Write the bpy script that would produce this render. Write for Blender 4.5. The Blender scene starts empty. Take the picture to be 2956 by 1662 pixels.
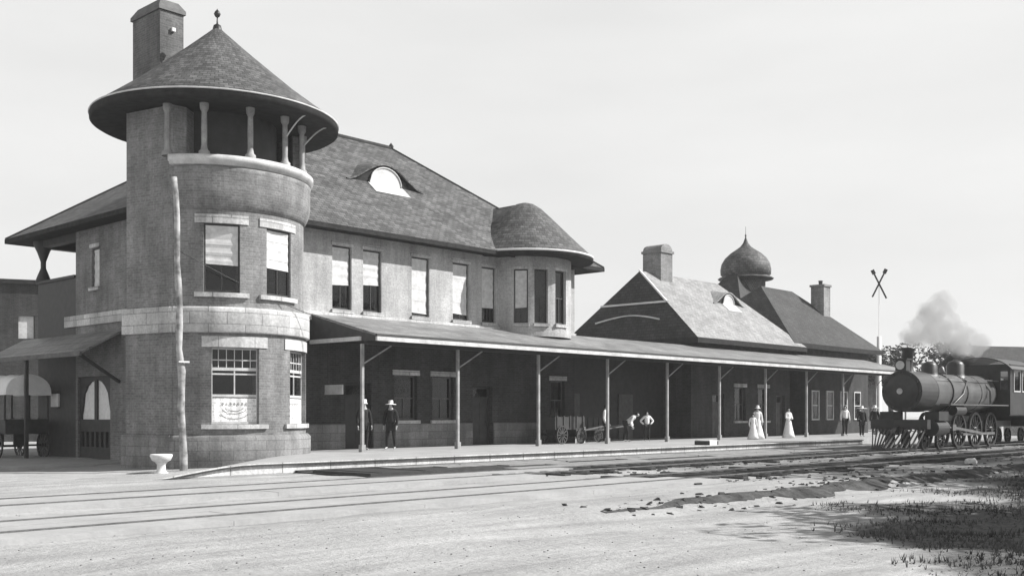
import bpy, bmesh, math, random
from mathutils import Vector, Matrix
R = math.radians
PI = math.pi
random.seed(7)
scene = bpy.context.scene
COL = scene.collection

# ------------------------------------------------------------------ camera, sky, sun, exposure
CAM = (0.0, -28.4, 1.6)
cam_d = bpy.data.cameras.new("camera")
cam = bpy.data.objects.new("camera", cam_d)
COL.objects.link(cam)
cam.location = CAM
cam.rotation_euler = (R(90), 0, -R(47.3))
cam_d.sensor_width = 36
cam_d.lens = 37.5
cam_d.shift_y = 0.1227
cam_d.clip_end = 3000
scene.camera = cam

SUN_EL, SUN_AZ = 39.0, -44.0            # azimuth: direction the light comes from, measured from +X
sun_d = bpy.data.lights.new("sun", 'SUN')
sun_d.energy = 5.0
sun_d.angle = R(0.6)
sun_d.color = (1.0, 0.99, 0.975)
sun = bpy.data.objects.new("sun", sun_d)
COL.objects.link(sun)
sdir = Vector((math.cos(R(SUN_EL)) * math.cos(R(SUN_AZ)), math.cos(R(SUN_EL)) * math.sin(R(SUN_AZ)), math.sin(R(SUN_EL))))
sun.rotation_euler = sdir.to_track_quat('Z', 'Y').to_euler()
sun.location = (40, -60, 60)

world = bpy.data.worlds.new("World")
scene.world = world
world.use_nodes = True
wn = world.node_tree.nodes; wl = world.node_tree.links
wn.clear()
sky = wn.new('ShaderNodeTexSky'); sky.sky_type = 'NISHITA'; sky.sun_disc = False
sky.sun_elevation = R(SUN_EL)
sky.sun_rotation = R(90 - SUN_AZ)
sky.air_density = 1.0; sky.dust_density = 2.0; sky.ozone_density = 1.0
hsv = wn.new('ShaderNodeHueSaturation'); hsv.inputs['Saturation'].default_value = 0.02
wl.new(sky.outputs[0], hsv.inputs['Color'])
# thin high cloud veil
tc = wn.new('ShaderNodeTexCoord'); mp = wn.new('ShaderNodeMapping'); mp.inputs['Scale'].default_value = (1.5, 1.5, 7)
nz = wn.new('ShaderNodeTexNoise'); nz.inputs['Scale'].default_value = 1.6; nz.inputs['Detail'].default_value = 7
cr = wn.new('ShaderNodeMapRange'); cr.inputs[1].default_value = 0.35; cr.inputs[2].default_value = 0.7
cr.inputs[3].default_value = 0.85; cr.inputs[4].default_value = 1.0
mix = wn.new('ShaderNodeMixRGB'); mix.inputs[2].default_value = (12.4, 12.4, 12.3, 1)
wl.new(tc.outputs['Generated'], mp.inputs[0]); wl.new(mp.outputs[0], nz.inputs['Vector'])
wl.new(nz.outputs['Fac'], cr.inputs[0])
sep = wn.new('ShaderNodeSeparateXYZ'); wl.new(tc.outputs['Generated'], sep.inputs[0])
el = wn.new('ShaderNodeMapRange'); el.interpolation_type = 'SMOOTHSTEP'
for i_, v_ in enumerate((0.42, 0.85, 0.86, 0.02)): el.inputs[i_+1].default_value = v_
wl.new(sep.outputs['Z'], el.inputs[0])
ml = wn.new('ShaderNodeMath'); ml.operation = 'MULTIPLY'
wl.new(el.outputs[0], ml.inputs[0]); wl.new(cr.outputs[0], ml.inputs[1]); wl.new(ml.outputs[0], mix.inputs[0]); wl.new(hsv.outputs[0], mix.inputs[1])
bg = wn.new('ShaderNodeBackground'); bg.inputs['Strength'].default_value = 0.052
wo = wn.new('ShaderNodeOutputWorld')
wl.new(mix.outputs[0], bg.inputs[0]); wl.new(bg.outputs[0], wo.inputs[0])

scene.view_settings.view_transform = 'Standard'
scene.view_settings.look = 'None'
scene.view_settings.exposure = 0.6
scene.view_settings.gamma = 1.0
scene.cycles.max_bounces = 6
scene.cycles.volume_bounces = 1
scene.cycles.transparent_max_bounces = 12

# ------------------------------------------------------------------ helpers
def nrm(v):
    return Vector(v).normalized()

class MB:
    def __init__(s):
        s.v = []; s.f = []; s.uv = {}; s.smooth = set()
    def quad(s, *pts, smooth=False, uv=None):
        i = len(s.v)
        s.v += [tuple(p) for p in pts]
        s.f.append(tuple(range(i, i + len(pts))))
        k = len(s.f) - 1
        if smooth: s.smooth.add(k)
        if uv: s.uv[k] = uv
        return s
    def box(s, x0, y0, z0, x1, y1, z1):
        p = [(x0,y0,z0),(x1,y0,z0),(x1,y1,z0),(x0,y1,z0),(x0,y0,z1),(x1,y0,z1),(x1,y1,z1),(x0,y1,z1)]
        return s.hexa(p)
    def hexa(s, p):
        i = len(s.v); s.v += [tuple(q) for q in p]
        for f in ((0,3,2,1),(4,5,6,7),(0,1,5,4),(1,2,6,5),(2,3,7,6),(3,0,4,7)):
            s.f.append(tuple(i + k for k in f))
        return s
    def obox(s, c, T, N, w, d, h):
        """box with base centre c, width w along T, depth d along N, height h"""
        c = Vector(c); T = Vector(T); N = Vector(N); U = Vector((0,0,1))
        a = c - T*w/2 - N*d/2
        p = [a, a+T*w, a+T*w+N*d, a+N*d]
        return s.hexa(p + [q + U*h for q in p])
    def bar(s, a, b, w, h=None, up=(0,0,1)):
        h = h or w
        a = Vector(a); b = Vector(b); d = (b-a).normalized()
        u = Vector(up)
        if abs(d.dot(u)) > .98: u = Vector((1,0,0))
        r = d.cross(u).normalized(); u = r.cross(d).normalized()
        p = [a - r*w/2 - u*h/2, a + r*w/2 - u*h/2, a + r*w/2 + u*h/2, a - r*w/2 + u*h/2]
        return s.hexa(p + [q + (b-a) for q in p])
    def tube(s, pts, rads, n=10, cap=True):
        rings = []
        P = [Vector(p) for p in pts]
        if not hasattr(rads, '__len__'): rads = [rads]*len(P)
        for k, p in enumerate(P):
            d = (P[min(k+1, len(P)-1)] - P[max(k-1, 0)]).normalized()
            u = Vector((0,0,1)) if abs(d.z) < .95 else Vector((1,0,0))
            r = d.cross(u).normalized(); u = r.cross(d).normalized()
            i = len(s.v)
            for j in range(n):
                a = 2*PI*j/n
                s.v.append(tuple(p + (r*math.cos(a) + u*math.sin(a))*rads[k]))
            rings.append(i)
        for k in range(len(rings)-1):
            for j in range(n):
                a, b = rings[k]+j, rings[k]+(j+1) % n
                s.f.append((a, b, rings[k+1]+(j+1) % n, rings[k+1]+j)); s.smooth.add(len(s.f)-1)
        if cap:
            s.f.append(tuple(rings[0]+j for j in range(n))); s.f.append(tuple(rings[-1]+j for j in range(n)))
        return s
    def lathe(s, c, prof, n=48, a0=0.0, a1=2*PI, uv=True, sx=1.0, sy=1.0, smooth=True, caps=False):
        """prof: list of (radius, z); revolved about c"""
        full = abs(a1 - a0 - 2*PI) < 1e-6
        m = n if full else n+1
        L = [0]
        for k in range(1, len(prof)):
            L.append(L[-1] + math.hypot(prof[k][0]-prof[k-1][0], prof[k][1]-prof[k-1][1]))
        base = len(s.v)
        for r, z in prof:
            for j in range(m):
                a = a0 + (a1-a0)*j/n
                s.v.append((c[0]+sx*max(r, 1e-4)*math.cos(a), c[1]+sy*max(r, 1e-4)*math.sin(a), c[2]+z))
        rm = max(p[0] for p in prof)
        for k in range(len(prof)-1):
            for j in range(n):
                j2 = (j+1) % m
                s.f.append((base+k*m+j, base+k*m+j2, base+(k+1)*m+j2, base+(k+1)*m+j))
                i = len(s.f)-1
                if smooth: s.smooth.add(i)
                ra, rb = (a0+(a1-a0)*j/n)*rm, (a0+(a1-a0)*(j+1)/n)*rm
                if uv: s.uv[i] = [(ra, L[k]), (rb, L[k]), (rb, L[k+1]), (ra, L[k+1])]
        if caps:
            s.f.append(tuple(base+k*m for k in range(len(prof)))); s.f.append(tuple(base+k*m+m-1 for k in range(len(prof))))
        return s
    def wall(s, f, s0, s1, z0, z1, ops, th, ns=1, uscale=1.0):
        """wall with real openings. f(s, z, d) -> point; ops: (s0, s1, z0, z1)"""
        sb = {s0, s1} | {s0 + (s1-s0)*k/ns for k in range(ns+1)}
        zb = {z0, z1}
        for o in ops: sb |= {o[0], o[1]}; zb |= {max(o[2], z0), min(o[3], z1)}
        def clean(b):
            b = sorted(b); r = [b[0]]
            for x in b[1:]:
                if x - r[-1] > 1e-5: r.append(x)
            return r
        sb = clean(sb); zb = clean(zb)
        sb = [x for x in sb if s0-1e-6 <= x <= s1+1e-6]
        def hole(i, j):
            if i < 0 or j < 0 or i >= len(sb)-1 or j >= len(zb)-1: return True
            a = (sb[i]+sb[i+1])/2; b = (zb[j]+zb[j+1])/2
            return any(o[0] < a < o[1] and o[2] < b < o[3] for o in ops)
        for i in range(len(sb)-1):
            for j in range(len(zb)-1):
                if hole(i, j): continue
                a, b, c, d = sb[i], sb[i+1], zb[j], zb[j+1]
                u = [(a*uscale, c), (b*uscale, c), (b*uscale, d), (a*uscale, d)]
                s.quad(f(a,c,0), f(b,c,0), f(b,d,0), f(a,d,0), uv=u)
                s.quad(f(b,c,th), f(a,c,th), f(a,d,th), f(b,d,th), uv=u)
                if hole(i-1, j): s.quad(f(a,c,0), f(a,d,0), f(a,d,th), f(a,c,th))
                if hole(i+1, j): s.quad(f(b,d,0), f(b,c,0), f(b,c,th), f(b,d,th))
                if hole(i, j-1): s.quad(f(b,c,0), f(a,c,0), f(a,c,th), f(b,c,th))
                if hole(i, j+1): s.quad(f(a,d,0), f(b,d,0), f(b,d,th), f(a,d,th))
        return s
    def build(s, name, mat, parent=None, merge=False):
        off = Vector((0,0,0))
        if parent is not None:
            p = parent
            while p is not None:
                off += Vector(p.location); p = p.parent
        me = bpy.data.meshes.new(name)
        me.from_pydata([tuple(Vector(q) - off) for q in s.v], [], s.f)
        uvl = me.uv_layers.new(name="UVMap")
        for k, poly in enumerate(me.polygons):
            if k in s.smooth: poly.use_smooth = True
            if k in s.uv:
                for li, u in zip(poly.loop_indices, s.uv[k]): uvl.data[li].uv = u
            else:
                n = poly.normal
                h = Vector((-n.y, n.x, 0))
                h = h.normalized() if h.length > .05 else Vector((1,0,0))
                w = n.cross(h).normalized()
                for li in poly.loop_indices:
                    q = me.vertices[me.loops[li].vertex_index].co + off
                    uvl.data[li].uv = (q.dot(h), q.dot(w))
        me.materials.append(mat)
        me.update()
        if merge:
            bm = bmesh.new(); bm.from_mesh(me); bmesh.ops.remove_doubles(bm, verts=bm.verts, dist=.0005); bmesh.ops.recalc_face_normals(bm, faces=bm.faces); bm.to_mesh(me); bm.free()
        o = bpy.data.objects.new(name, me)
        COL.objects.link(o)
        if parent is not None: o.parent = parent
        return o

def thing(name, label, cat, loc=(0,0,0), group=None):
    o = bpy.data.objects.new(name, None); COL.objects.link(o)
    o.location = loc; o.empty_display_size = .3
    return tag(o, label, cat, group)
def tag(o, label, cat, group=None, kind=None):
    o['label'] = label; o['category'] = cat
    if group: o['group'] = group
    if kind: o['kind'] = kind
    return o
def struct(o):
    o['kind'] = 'structure'; return o
def copy_tree(o, parent=None):
    c = o.copy(); COL.objects.link(c); c.parent = parent
    for ch in list(o.children): copy_tree(ch, c)
    return c

# ------------------------------------------------------------------ materials (the photograph is monochrome)
def g(v, w=0.0):
    return (v*(1+w), v, v*(1-w), 1)
class NT:
    def __init__(s, name):
        s.m = bpy.data.materials.new(name); s.m.use_nodes = True
        s.n = s.m.node_tree.nodes; s.l = s.m.node_tree.links
        s.b = s.n['Principled BSDF']
    def node(s, t, **kw):
        x = s.n.new(t)
        for k, v in kw.items(): setattr(x, k, v)
        return x
def noise(t, vec, scale, detail=5, rough=.55):
    x = t.node('ShaderNodeTexNoise'); x.inputs['Scale'].default_value = scale
    x.inputs['Detail'].default_value = detail; x.inputs['Roughness'].default_value = rough
    t.l.new(vec, x.inputs['Vector']); return x.outputs['Fac']
def rng(t, fac, a, b, c, d):
    x = t.node('ShaderNodeMapRange')
    for i, v in enumerate((a, b, c, d)): x.inputs[i+1].default_value = v
    t.l.new(fac, x.inputs[0]); return x.outputs[0]
def mul(t, col, fac):
    x = t.node('ShaderNodeMixRGB', blend_type='MULTIPLY'); x.inputs[0].default_value = 1
    t.l.new(col, x.inputs[1]); t.l.new(fac, x.inputs[2]); return x.outputs[0]
def bump(t, h, strength, dist, prev=None):
    x = t.node('ShaderNodeBump'); x.inputs['Strength'].default_value = strength; x.inputs['Distance'].default_value = dist
    t.l.new(h, x.inputs['Height'])
    if prev is not None: t.l.new(prev, x.inputs['Normal'])
    return x.outputs[0]
def plain(name, v, rough=.7, var=.25, scale=3.0, bmp=.2, warm=.0, metal=0.0):
    t = NT(name); c = t.node('ShaderNodeNewGeometry').outputs['Position']
    n1 = noise(t, c, scale); n2 = noise(t, c, scale*9, 4)
    rgb = t.node('ShaderNodeRGB'); rgb.outputs[0].default_value = g(v, warm)
    col = mul(t, rgb.outputs[0], rng(t, n1, .3, .7, 1-var, 1+var))
    col = mul(t, col, rng(t, n2, .3, .7, 1-var*.5, 1+var*.5))
    t.l.new(col, t.b.inputs['Base Color'])
    t.b.inputs['Roughness'].default_value = rough; t.b.inputs['Metallic'].default_value = metal
    if bmp: t.l.new(bump(t, n2, bmp, .02), t.b.inputs['Normal'])
    if rough > .78: t.b.inputs['Specular IOR Level'].default_value = .08
    return t.m
def coursed(name, c1, c2, mort, bw, bh, msize=.012, rough=.85, bmp=.6, dist=.015, var=.25, offs=.5):
    """bricks, stone blocks, slates and shingles: brick pattern in metres"""
    t = NT(name); uv = t.node('ShaderNodeUVMap').outputs[0]
    br = t.node('ShaderNodeTexBrick'); br.offset = offs
    br.inputs['Color1'].default_value = g(c1); br.inputs['Color2'].default_value = g(c2); br.inputs['Mortar'].default_value = g(mort)
    br.inputs['Scale'].default_value = 1; br.inputs['Mortar Size'].default_value = msize
    br.inputs['Brick Width'].default_value = bw; br.inputs['Row Height'].default_value = bh; br.inputs['Bias'].default_value = 0
    t.l.new(uv, br.inputs['Vector'])
    pos = t.node('ShaderNodeNewGeometry').outputs['Position']
    n1 = noise(t, pos, .9, 6); n2 = noise(t, pos, 14, 4)
    col = mul(t, br.outputs['Color'], rng(t, n1, .3, .7, 1-var, 1+var))
    col = mul(t, col, rng(t, n2, .3, .7, .82, 1.18))
    mpg = t.node('ShaderNodeMapping'); mpg.inputs['Scale'].default_value = (2.2, 2.2, .35); t.l.new(pos, mpg.inputs[0])
    col = mul(t, col, rng(t, noise(t, mpg.outputs[0], 1.0, 6, .7), .3, .62, .70, 1.10))
    t.l.new(col, t.b.inputs['Base Color']); t.b.inputs['Roughness'].default_value = rough; t.b.inputs['Specular IOR Level'].default_value = .2
    nb = bump(t, n2, .35, .02)
    inv = rng(t, br.outputs['Fac'], 0, 1, 1, 0)
    t.l.new(bump(t, inv, bmp, dist, nb), t.b.inputs['Normal'])
    return t.m
def glass_mat():
    t = NT('window_glass'); t.n.remove(t.b)
    out = [x for x in t.n if x.type == 'OUTPUT_MATERIAL'][0]
    tr = t.node('ShaderNodeBsdfTransparent'); tr.inputs[0].default_value = g(.97)
    gl = t.node('ShaderNodeBsdfGlossy'); gl.inputs['Roughness'].default_value = .04; gl.inputs[0].default_value = g(.9)
    fr = t.node('ShaderNodeFresnel'); fr.inputs[0].default_value = 1.5
    pos = t.node('ShaderNodeNewGeometry').outputs['Position']
    t.l.new(bump(t, noise(t, pos, 2.2, 2), .12, .05), gl.inputs['Normal'])
    mx = t.node('ShaderNodeMixShader'); t.l.new(fr.outputs[0], mx.inputs[0])
    t.l.new(tr.outputs[0], mx.inputs[1]); t.l.new(gl.outputs[0], mx.inputs[2]); t.l.new(mx.outputs[0], out.inputs[0])
    return t.m
M = {}
M['brick'] = coursed('tower_brick', .15, .21, .22, .23, .078, .010, bmp=.5, dist=.008)
M['brick_shade'] = coursed('shade_toned_brick', .035, .055, .065, .23, .078, .010, bmp=.5, dist=.008)  # red brick, its colour lowered further to deepen the shade under the canopy
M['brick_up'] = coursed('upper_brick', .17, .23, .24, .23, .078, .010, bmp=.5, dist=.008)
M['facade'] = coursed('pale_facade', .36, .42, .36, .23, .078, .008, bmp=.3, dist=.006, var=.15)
M['stone'] = coursed('stone_blocks', .46, .56, .30, .9, .37, .012, bmp=.5, dist=.02, var=.18)
M['pale_stone'] = coursed('dressed_pale_stone', .40, .54, .26, 1.1, .36, .014, bmp=.4, dist=.012, var=.22)
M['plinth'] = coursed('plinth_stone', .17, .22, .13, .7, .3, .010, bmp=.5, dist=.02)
M['shingle'] = coursed('wall_shingles', .11, .16, .05, .16, .13, .012, bmp=.7, dist=.02)
M['slate'] = coursed('roof_slates', .070, .145, .035, .30, .17, .012, bmp=.8, dist=.02, rough=.6, var=.2)
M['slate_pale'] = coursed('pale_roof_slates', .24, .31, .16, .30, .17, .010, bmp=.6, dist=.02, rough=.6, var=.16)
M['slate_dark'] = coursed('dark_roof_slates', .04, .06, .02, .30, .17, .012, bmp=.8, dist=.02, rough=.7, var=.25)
M['tin'] = coursed('tin_canopy_roof', .19, .24, .11, 2.4, .55, .02, bmp=.5, dist=.02, rough=.5, var=.25, offs=0)
M['white'] = plain('white_paint', .66, .55, .12, 2.5, .15)
M['post'] = plain('grey_post_paint', .27, .7, .3, 3, .3)
M['trim'] = plain('weathered_trim', .50, .6, .2, 3, .2)
M['soffit'] = plain('dark_soffit_boards', .03, .8, .3, 4, .2)
M['darkwood'] = plain('dark_painted_wood', .03, .6, .3, 4, .2)
M['midwood'] = plain('mid_painted_wood', .09, .65, .3, 4, .2)
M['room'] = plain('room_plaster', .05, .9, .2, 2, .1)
M['blind'] = plain('linen_blind', .56, .9, .16, 6, .1)
M['lace'] = coursed('lace_curtain', .80, .60, .84, .09, .09, .02, bmp=.2, dist=.003, var=.1)
M['glass'] = glass_mat()
M['iron'] = plain('dark_iron', .04, .45, .3, 6, .2, metal=.6)
M['rail'] = plain('rail_steel', .16, .5, .3, 8, .3, metal=.5)
M['sleeper'] = plain('creosoted_timber', .055, .9, .4, 5, .5)
M['plank'] = plain('worn_planks', .25, .85, .22, 2.5, .5)
M['lit_face'] = coursed('sunlit_face_stones', .50, .60, .25, 1.6, .6, .02, bmp=.4, dist=.01, var=.15)  # paler than the deck colour so the platform face looks brightly sunlit
M['concrete'] = plain('platform_paving', .34, .85, .12, 1.2, .4)
M['skin'] = plain('skin', .38, .6, .1, 5, .05)
M['coat'] = plain('dark_cloth', .03, .9, .3, 8, .2)
M['cloth_mid'] = plain('grey_cloth', .13, .9, .3, 8, .2)
M['cloth_white'] = plain('white_cloth', .78, .85, .08, 8, .2)
M['canvas'] = plain('white_canvas', .80, .85, .08, 2, .3)
M['bark'] = plain('bark', .07, .95, .4, 6, .8)
M['leaf'] = plain('dark_foliage', .03, .8, .6, .8, 0)
M['leaf_mid'] = plain('mid_foliage', .07, .8, .5, .8, 0)
M['grass'] = plain('dry_dark_grass', .085, .9, .6, .6, 0)
M['gravestone'] = plain('pale_stone', .62, .8, .2, 5, .4)

# ------------------------------------------------------------------ ground
def sm(x):
    x = max(0.0, min(1.0, x)); return x*x*(3-2*x)
def scrub(x, y):
    """1 where the ground is dark cinders and rough grass"""
    pts = [(-30,-26.5),(11.6,-24.8),(13,-22.9),(17.3,-21.2),(25,-18.9),(60,-18.2),(400,-18)]
    yy = pts[-1][1]
    for a, b in zip(pts[:-1], pts[1:]):
        if a[0] <= x <= b[0]: yy = a[1]+(b[1]-a[1])*(x-a[0])/(b[0]-a[0])
    k = sm((yy-y+1.6*math.sin(x*.9)*math.sin(y*.7+x*.3))/3.2+.48)*sm((x-8)/3)
    return k
def gh(x, y):
    z = -.14*sm((19-x)/5)*sm((y+4.5)/4)
    z -= .16*sm((-17.3-y)/.8)*sm((x-9)/7)
    z += .012*math.sin(x*1.3+y*.7)*math.sin(y*1.9-x*.4) + .008*math.sin(x*4.1)*math.sin(y*3.3)
    z += .05*scrub(x, y)*math.sin(x*2.1+1)*math.sin(y*2.7)
    return z
def axis(fine0, fine1, step, lo, hi):
    a = []; x = fine0
    while x <= fine1: a.append(round(x, 4)); x += step
    s = step; x = fine1
    while x < hi: s *= 1.35; x += s; a.append(min(x, hi))
    s = step; x = fine0
    while x > lo: s *= 1.35; x -= s; a.insert(0, max(x, lo))
    return a
xs = axis(0, 70, .28, -150, 650); ys = axis(-28, 6, .25, -120, 650)
gv = []; gf = []; att = []; att2 = []
for y in ys:
    for x in xs:
        gv.append((x, y, gh(x, y) if -40 < y < 60 else gh(x, max(-40, min(60, y)))))
        att.append(scrub(x, y))
        b = 0
        if -17.2 < y < -4: b = sm((x-19)/9)*sm((-y-4.5)/1)*sm((17.2+y)/1.2)
        att2.append(b)
nx = len(xs)
for j in range(len(ys)-1):
    for i in range(nx-1):
        gf.append((j*nx+i, j*nx+i+1, (j+1)*nx+i+1, (j+1)*nx+i))
gm = bpy.data.meshes.new('ground'); gm.from_pydata(gv, [], gf)
a1 = gm.attributes.new('scrub', 'FLOAT', 'POINT'); a1.data.foreach_set('value', att)
a2 = gm.attributes.new('ballast', 'FLOAT', 'POINT'); a2.data.foreach_set('value', att2)
for p in gm.polygons: p.use_smooth = True
t = NT('ground_earth')
pos = t.node('ShaderNodeNewGeometry').outputs['Position']
mpn = t.node('ShaderNodeMapping'); mpn.inputs['Scale'].default_value = (.12, 1.3, 1); t.l.new(pos, mpn.inputs[0])
streak = noise(t, mpn.outputs[0], 1.2, 7, .6)
big = noise(t, pos, .35, 6); fine = noise(t, pos, 9, 6, .7)
base = t.node('ShaderNodeRGB'); base.outputs[0].default_value = g(.40)
col = mul(t, base.outputs[0], rng(t, streak, .32, .62, .72, 1.10))
col = mul(t, col, rng(t, big, .3, .7, .84, 1.1)); col = mul(t, col, rng(t, fine, .3, .75, .86, 1.08))
col = mul(t, col, rng(t, noise(t, pos, 2.3, 8, .75), .32, .6, .86, 1.04))
def masked(col, attr, dark, lo, hi, scale):
    at = t.node('ShaderNodeAttribute'); at.attribute_name = attr
    mpp = t.node('ShaderNodeMapping'); mpp.inputs['Scale'].default_value = (.6, 1.8, 1); t.l.new(pos, mpp.inputs[0])
    nn = noise(t, mpp.outputs[0], scale, 6, .65)
    ad = t.node('ShaderNodeMath', operation='ADD'); t.l.new(at.outputs['Fac'], ad.inputs[0]); t.l.new(nn, ad.inputs[1])
    m = rng(t, ad.outputs[0], lo, hi, 0, 1)
    mx = t.node('ShaderNodeMixRGB'); t.l.new(m, mx.inputs[0]); t.l.new(col, mx.inputs[1])
    dk = t.node('ShaderNodeRGB'); dk.outputs[0].default_value = g(dark)
    t.l.new(mul(t, dk.outputs[0], rng(t, fine, .3, .7, .6, 1.5)), mx.inputs[2]); return mx.outputs[0]
col = masked(col, 'ballast', .15, 1.1, 1.6, .9)
col = masked(col, 'scrub', .115, .80, 1.25, 1.3)
t.l.new(col, t.b.inputs['Base Color']); t.b.inputs['Roughness'].default_value = .95; t.b.inputs['Specular IOR Level'].default_value = .1
b1 = bump(t, streak, .6, .08); t.l.new(bump(t, fine, .8, .05, b1), t.b.inputs['Normal'])
gm.materials.append(t.m)
ground = bpy.data.objects.new('ground', gm); COL.objects.link(ground); struct(ground)

# platform: paved deck ramping down round the tower
def ph(x, y):
    xf = 15.9 + (y+4.55)*1.05
    return .30 - .44*sm((xf-x)/4.5)
mb = MB()
px_ = [11+.5*k for k in range(31)] + [28, 32, 38, 44, 52.3]
py_ = [-4.55+.5*k for k in range(16)] + [3.2, 6.0]
for i in range(len(px_)-1):
    for j in range(len(py_)-1):
        a, b, c, d = px_[i], px_[i+1], py_[j], py_[j+1]
        mb.quad((a,c,ph(a,c)), (b,c,ph(b,c)), (b,d,ph(b,d)), (a,d,ph(a,d)))
mface = MB()
for i in range(len(px_)-1):
    a, b = px_[i], px_[i+1]
    mface.quad((a,-4.55,-.5), (b,-4.55,-.5), (b,-4.55,ph(b,-4.55)), (a,-4.55,ph(a,-4.55)))
mb.box(52.3, -3.0, -.5, 76, 6, .30)
struct(mb.build('platform', M['concrete'])); struct(mface.build('platform_face', M['lit_face']))
# dark strip under the lip of the platform edge
mb = MB()
for i in range(len(px_)-1):
    a, b = px_[i], px_[i+1]
    if a < 12.5: continue
    za, zb = ph(a,-4.55)-.035, ph(b,-4.55)-.035
    mb.hexa([(a,-4.62,za-.035),(b,-4.62,zb-.035),(b,-4.553,zb-.035),(a,-4.553,za-.035),(a,-4.62,za),(b,-4.62,zb),(b,-4.553,zb),(a,-4.553,za)])
struct(mb.build('platform_edge', M['sleeper']))
# rows of planks between platform and track
mb = MB(); md = MB()
rnd = random.Random(3)
y = -4.75
md.box(17.2, -8.22, -.1, 52, -4.56, .035); md.box(17.2, -4.68, .035, 52, -4.56, .075); md.box(17.1, -8.27, -.1, 52.05, -8.22, .03)
while y > -7.9:
    w = rnd.uniform(.42, .62)
    x = 18 + rnd.uniform(-.8, 2.5)
    while x < 51.5:
        L = rnd.uniform(2.8, 5.5)
        x1 = min(x+L, 52)
        h = rnd.uniform(.020, .030)
        if rnd.random() > .1 and not (13 < x < 19.6 and -8.2 < y < -5.0):
            mb.box(x, y-w, .038, x1-.05, y, .038+h)
        x = x1 + rnd.choice((.03, .05, .12))
    y -= w + rnd.choice((.12, .2, .3))
struct(mb.build('boardwalk', M['plank'])); struct(md.build('boardwalk_bed', M['sleeper']))
# planking between and beside the rails
mb = MB()
for (ya, yb) in ((-10.02,-9.39),(-9.36,-8.73),(-10.9,-10.18),(-14.17,-13.54),(-13.51,-12.88),(-12.72,-12.2),(-15.1,-14.33)):
    x = -25
    while x < 19:
        L = rnd.uniform(3, 6)
        mb.box(x, ya, -.2, x+L-.008, yb, rnd.uniform(.066, .072))
        x += L
struct(mb.build('track_planking', M['concrete']))
mb = MB()
mb.box(11.5, 5, -.5, 17.5, 30, -.02)
struct(mb.build('pavement', M['concrete']))
# uneven dark strip laid along the ground beside the far track
mb = MB(); rnd = random.Random(11)
prev = None
x = 14.0
while x < 58:
    wd = .04 + .46*sm((x-14)/6)*(1-.55*sm((x-30)/15))
    yc = -17.5 + .10*math.sin(x*.8)+.05*math.sin(x*2.3)
    ja, jb = rnd.uniform(-.12, .12)*wd+.3*wd*math.sin(x*1.9), rnd.uniform(-.12, .15)*wd+.3*wd*math.sin(x*2.7+1)
    ya, yb = yc-wd*.7-ja, yc+wd*.7+jb
    cur = [(x, ya, gh(x, ya)+.008), (x, yc, gh(x, yc)+.012+.05*rnd.random()*min(1, wd*wd*4)), (x, yb, gh(x, yb)+.010)]
    if prev:
        for k in range(2): mb.quad(prev[k], cur[k], cur[k+1], prev[k+1])
    prev = cur; x += .17
M['rough_black'] = plain('rough_black_surface', .075, .95, .5, 2, .9)
struct(mb.build('dark_strip', M['rough_black'], merge=True))

# ------------------------------------------------------------------ railway tracks
def track(y0, label):
    r = thing('railway_track', label, 'railway track', (0, y0, 0), 'railway tracks beside the platform')
    for dy in (.725, -.725):
        m = MB(); yy = y0+dy
        m.box(-30, yy-.035, .055, 260, yy+.035, .085)
        m.box(-30, yy-.012, -.03, 260, yy+.012, .055)
        m.box(-30, yy-.065, -.08, 260, yy+.065, -.05)
        m.build('rail', M['rail'], r)
    m = MB(); x0 = 20.0
    m.box(x0-.12, y0-1.25, -.12, x0+.12, y0+1.25, .045)
    s0 = m.build('sleeper', M['sleeper'], r)
    for k in range(1, 99):
        c = s0.copy(); COL.objects.link(c); c.location = (k*.62, random.uniform(-.05, .05), random.uniform(-.015, .01))
        c.rotation_euler = (0, 0, random.uniform(-.02, .02))
    return r
track(-9.375, 'steel railway track nearest the platform, its rails sunk in planks at the left')
track(-13.525, 'steel railway track farther from the platform, nearer the open bright ground')

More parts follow.
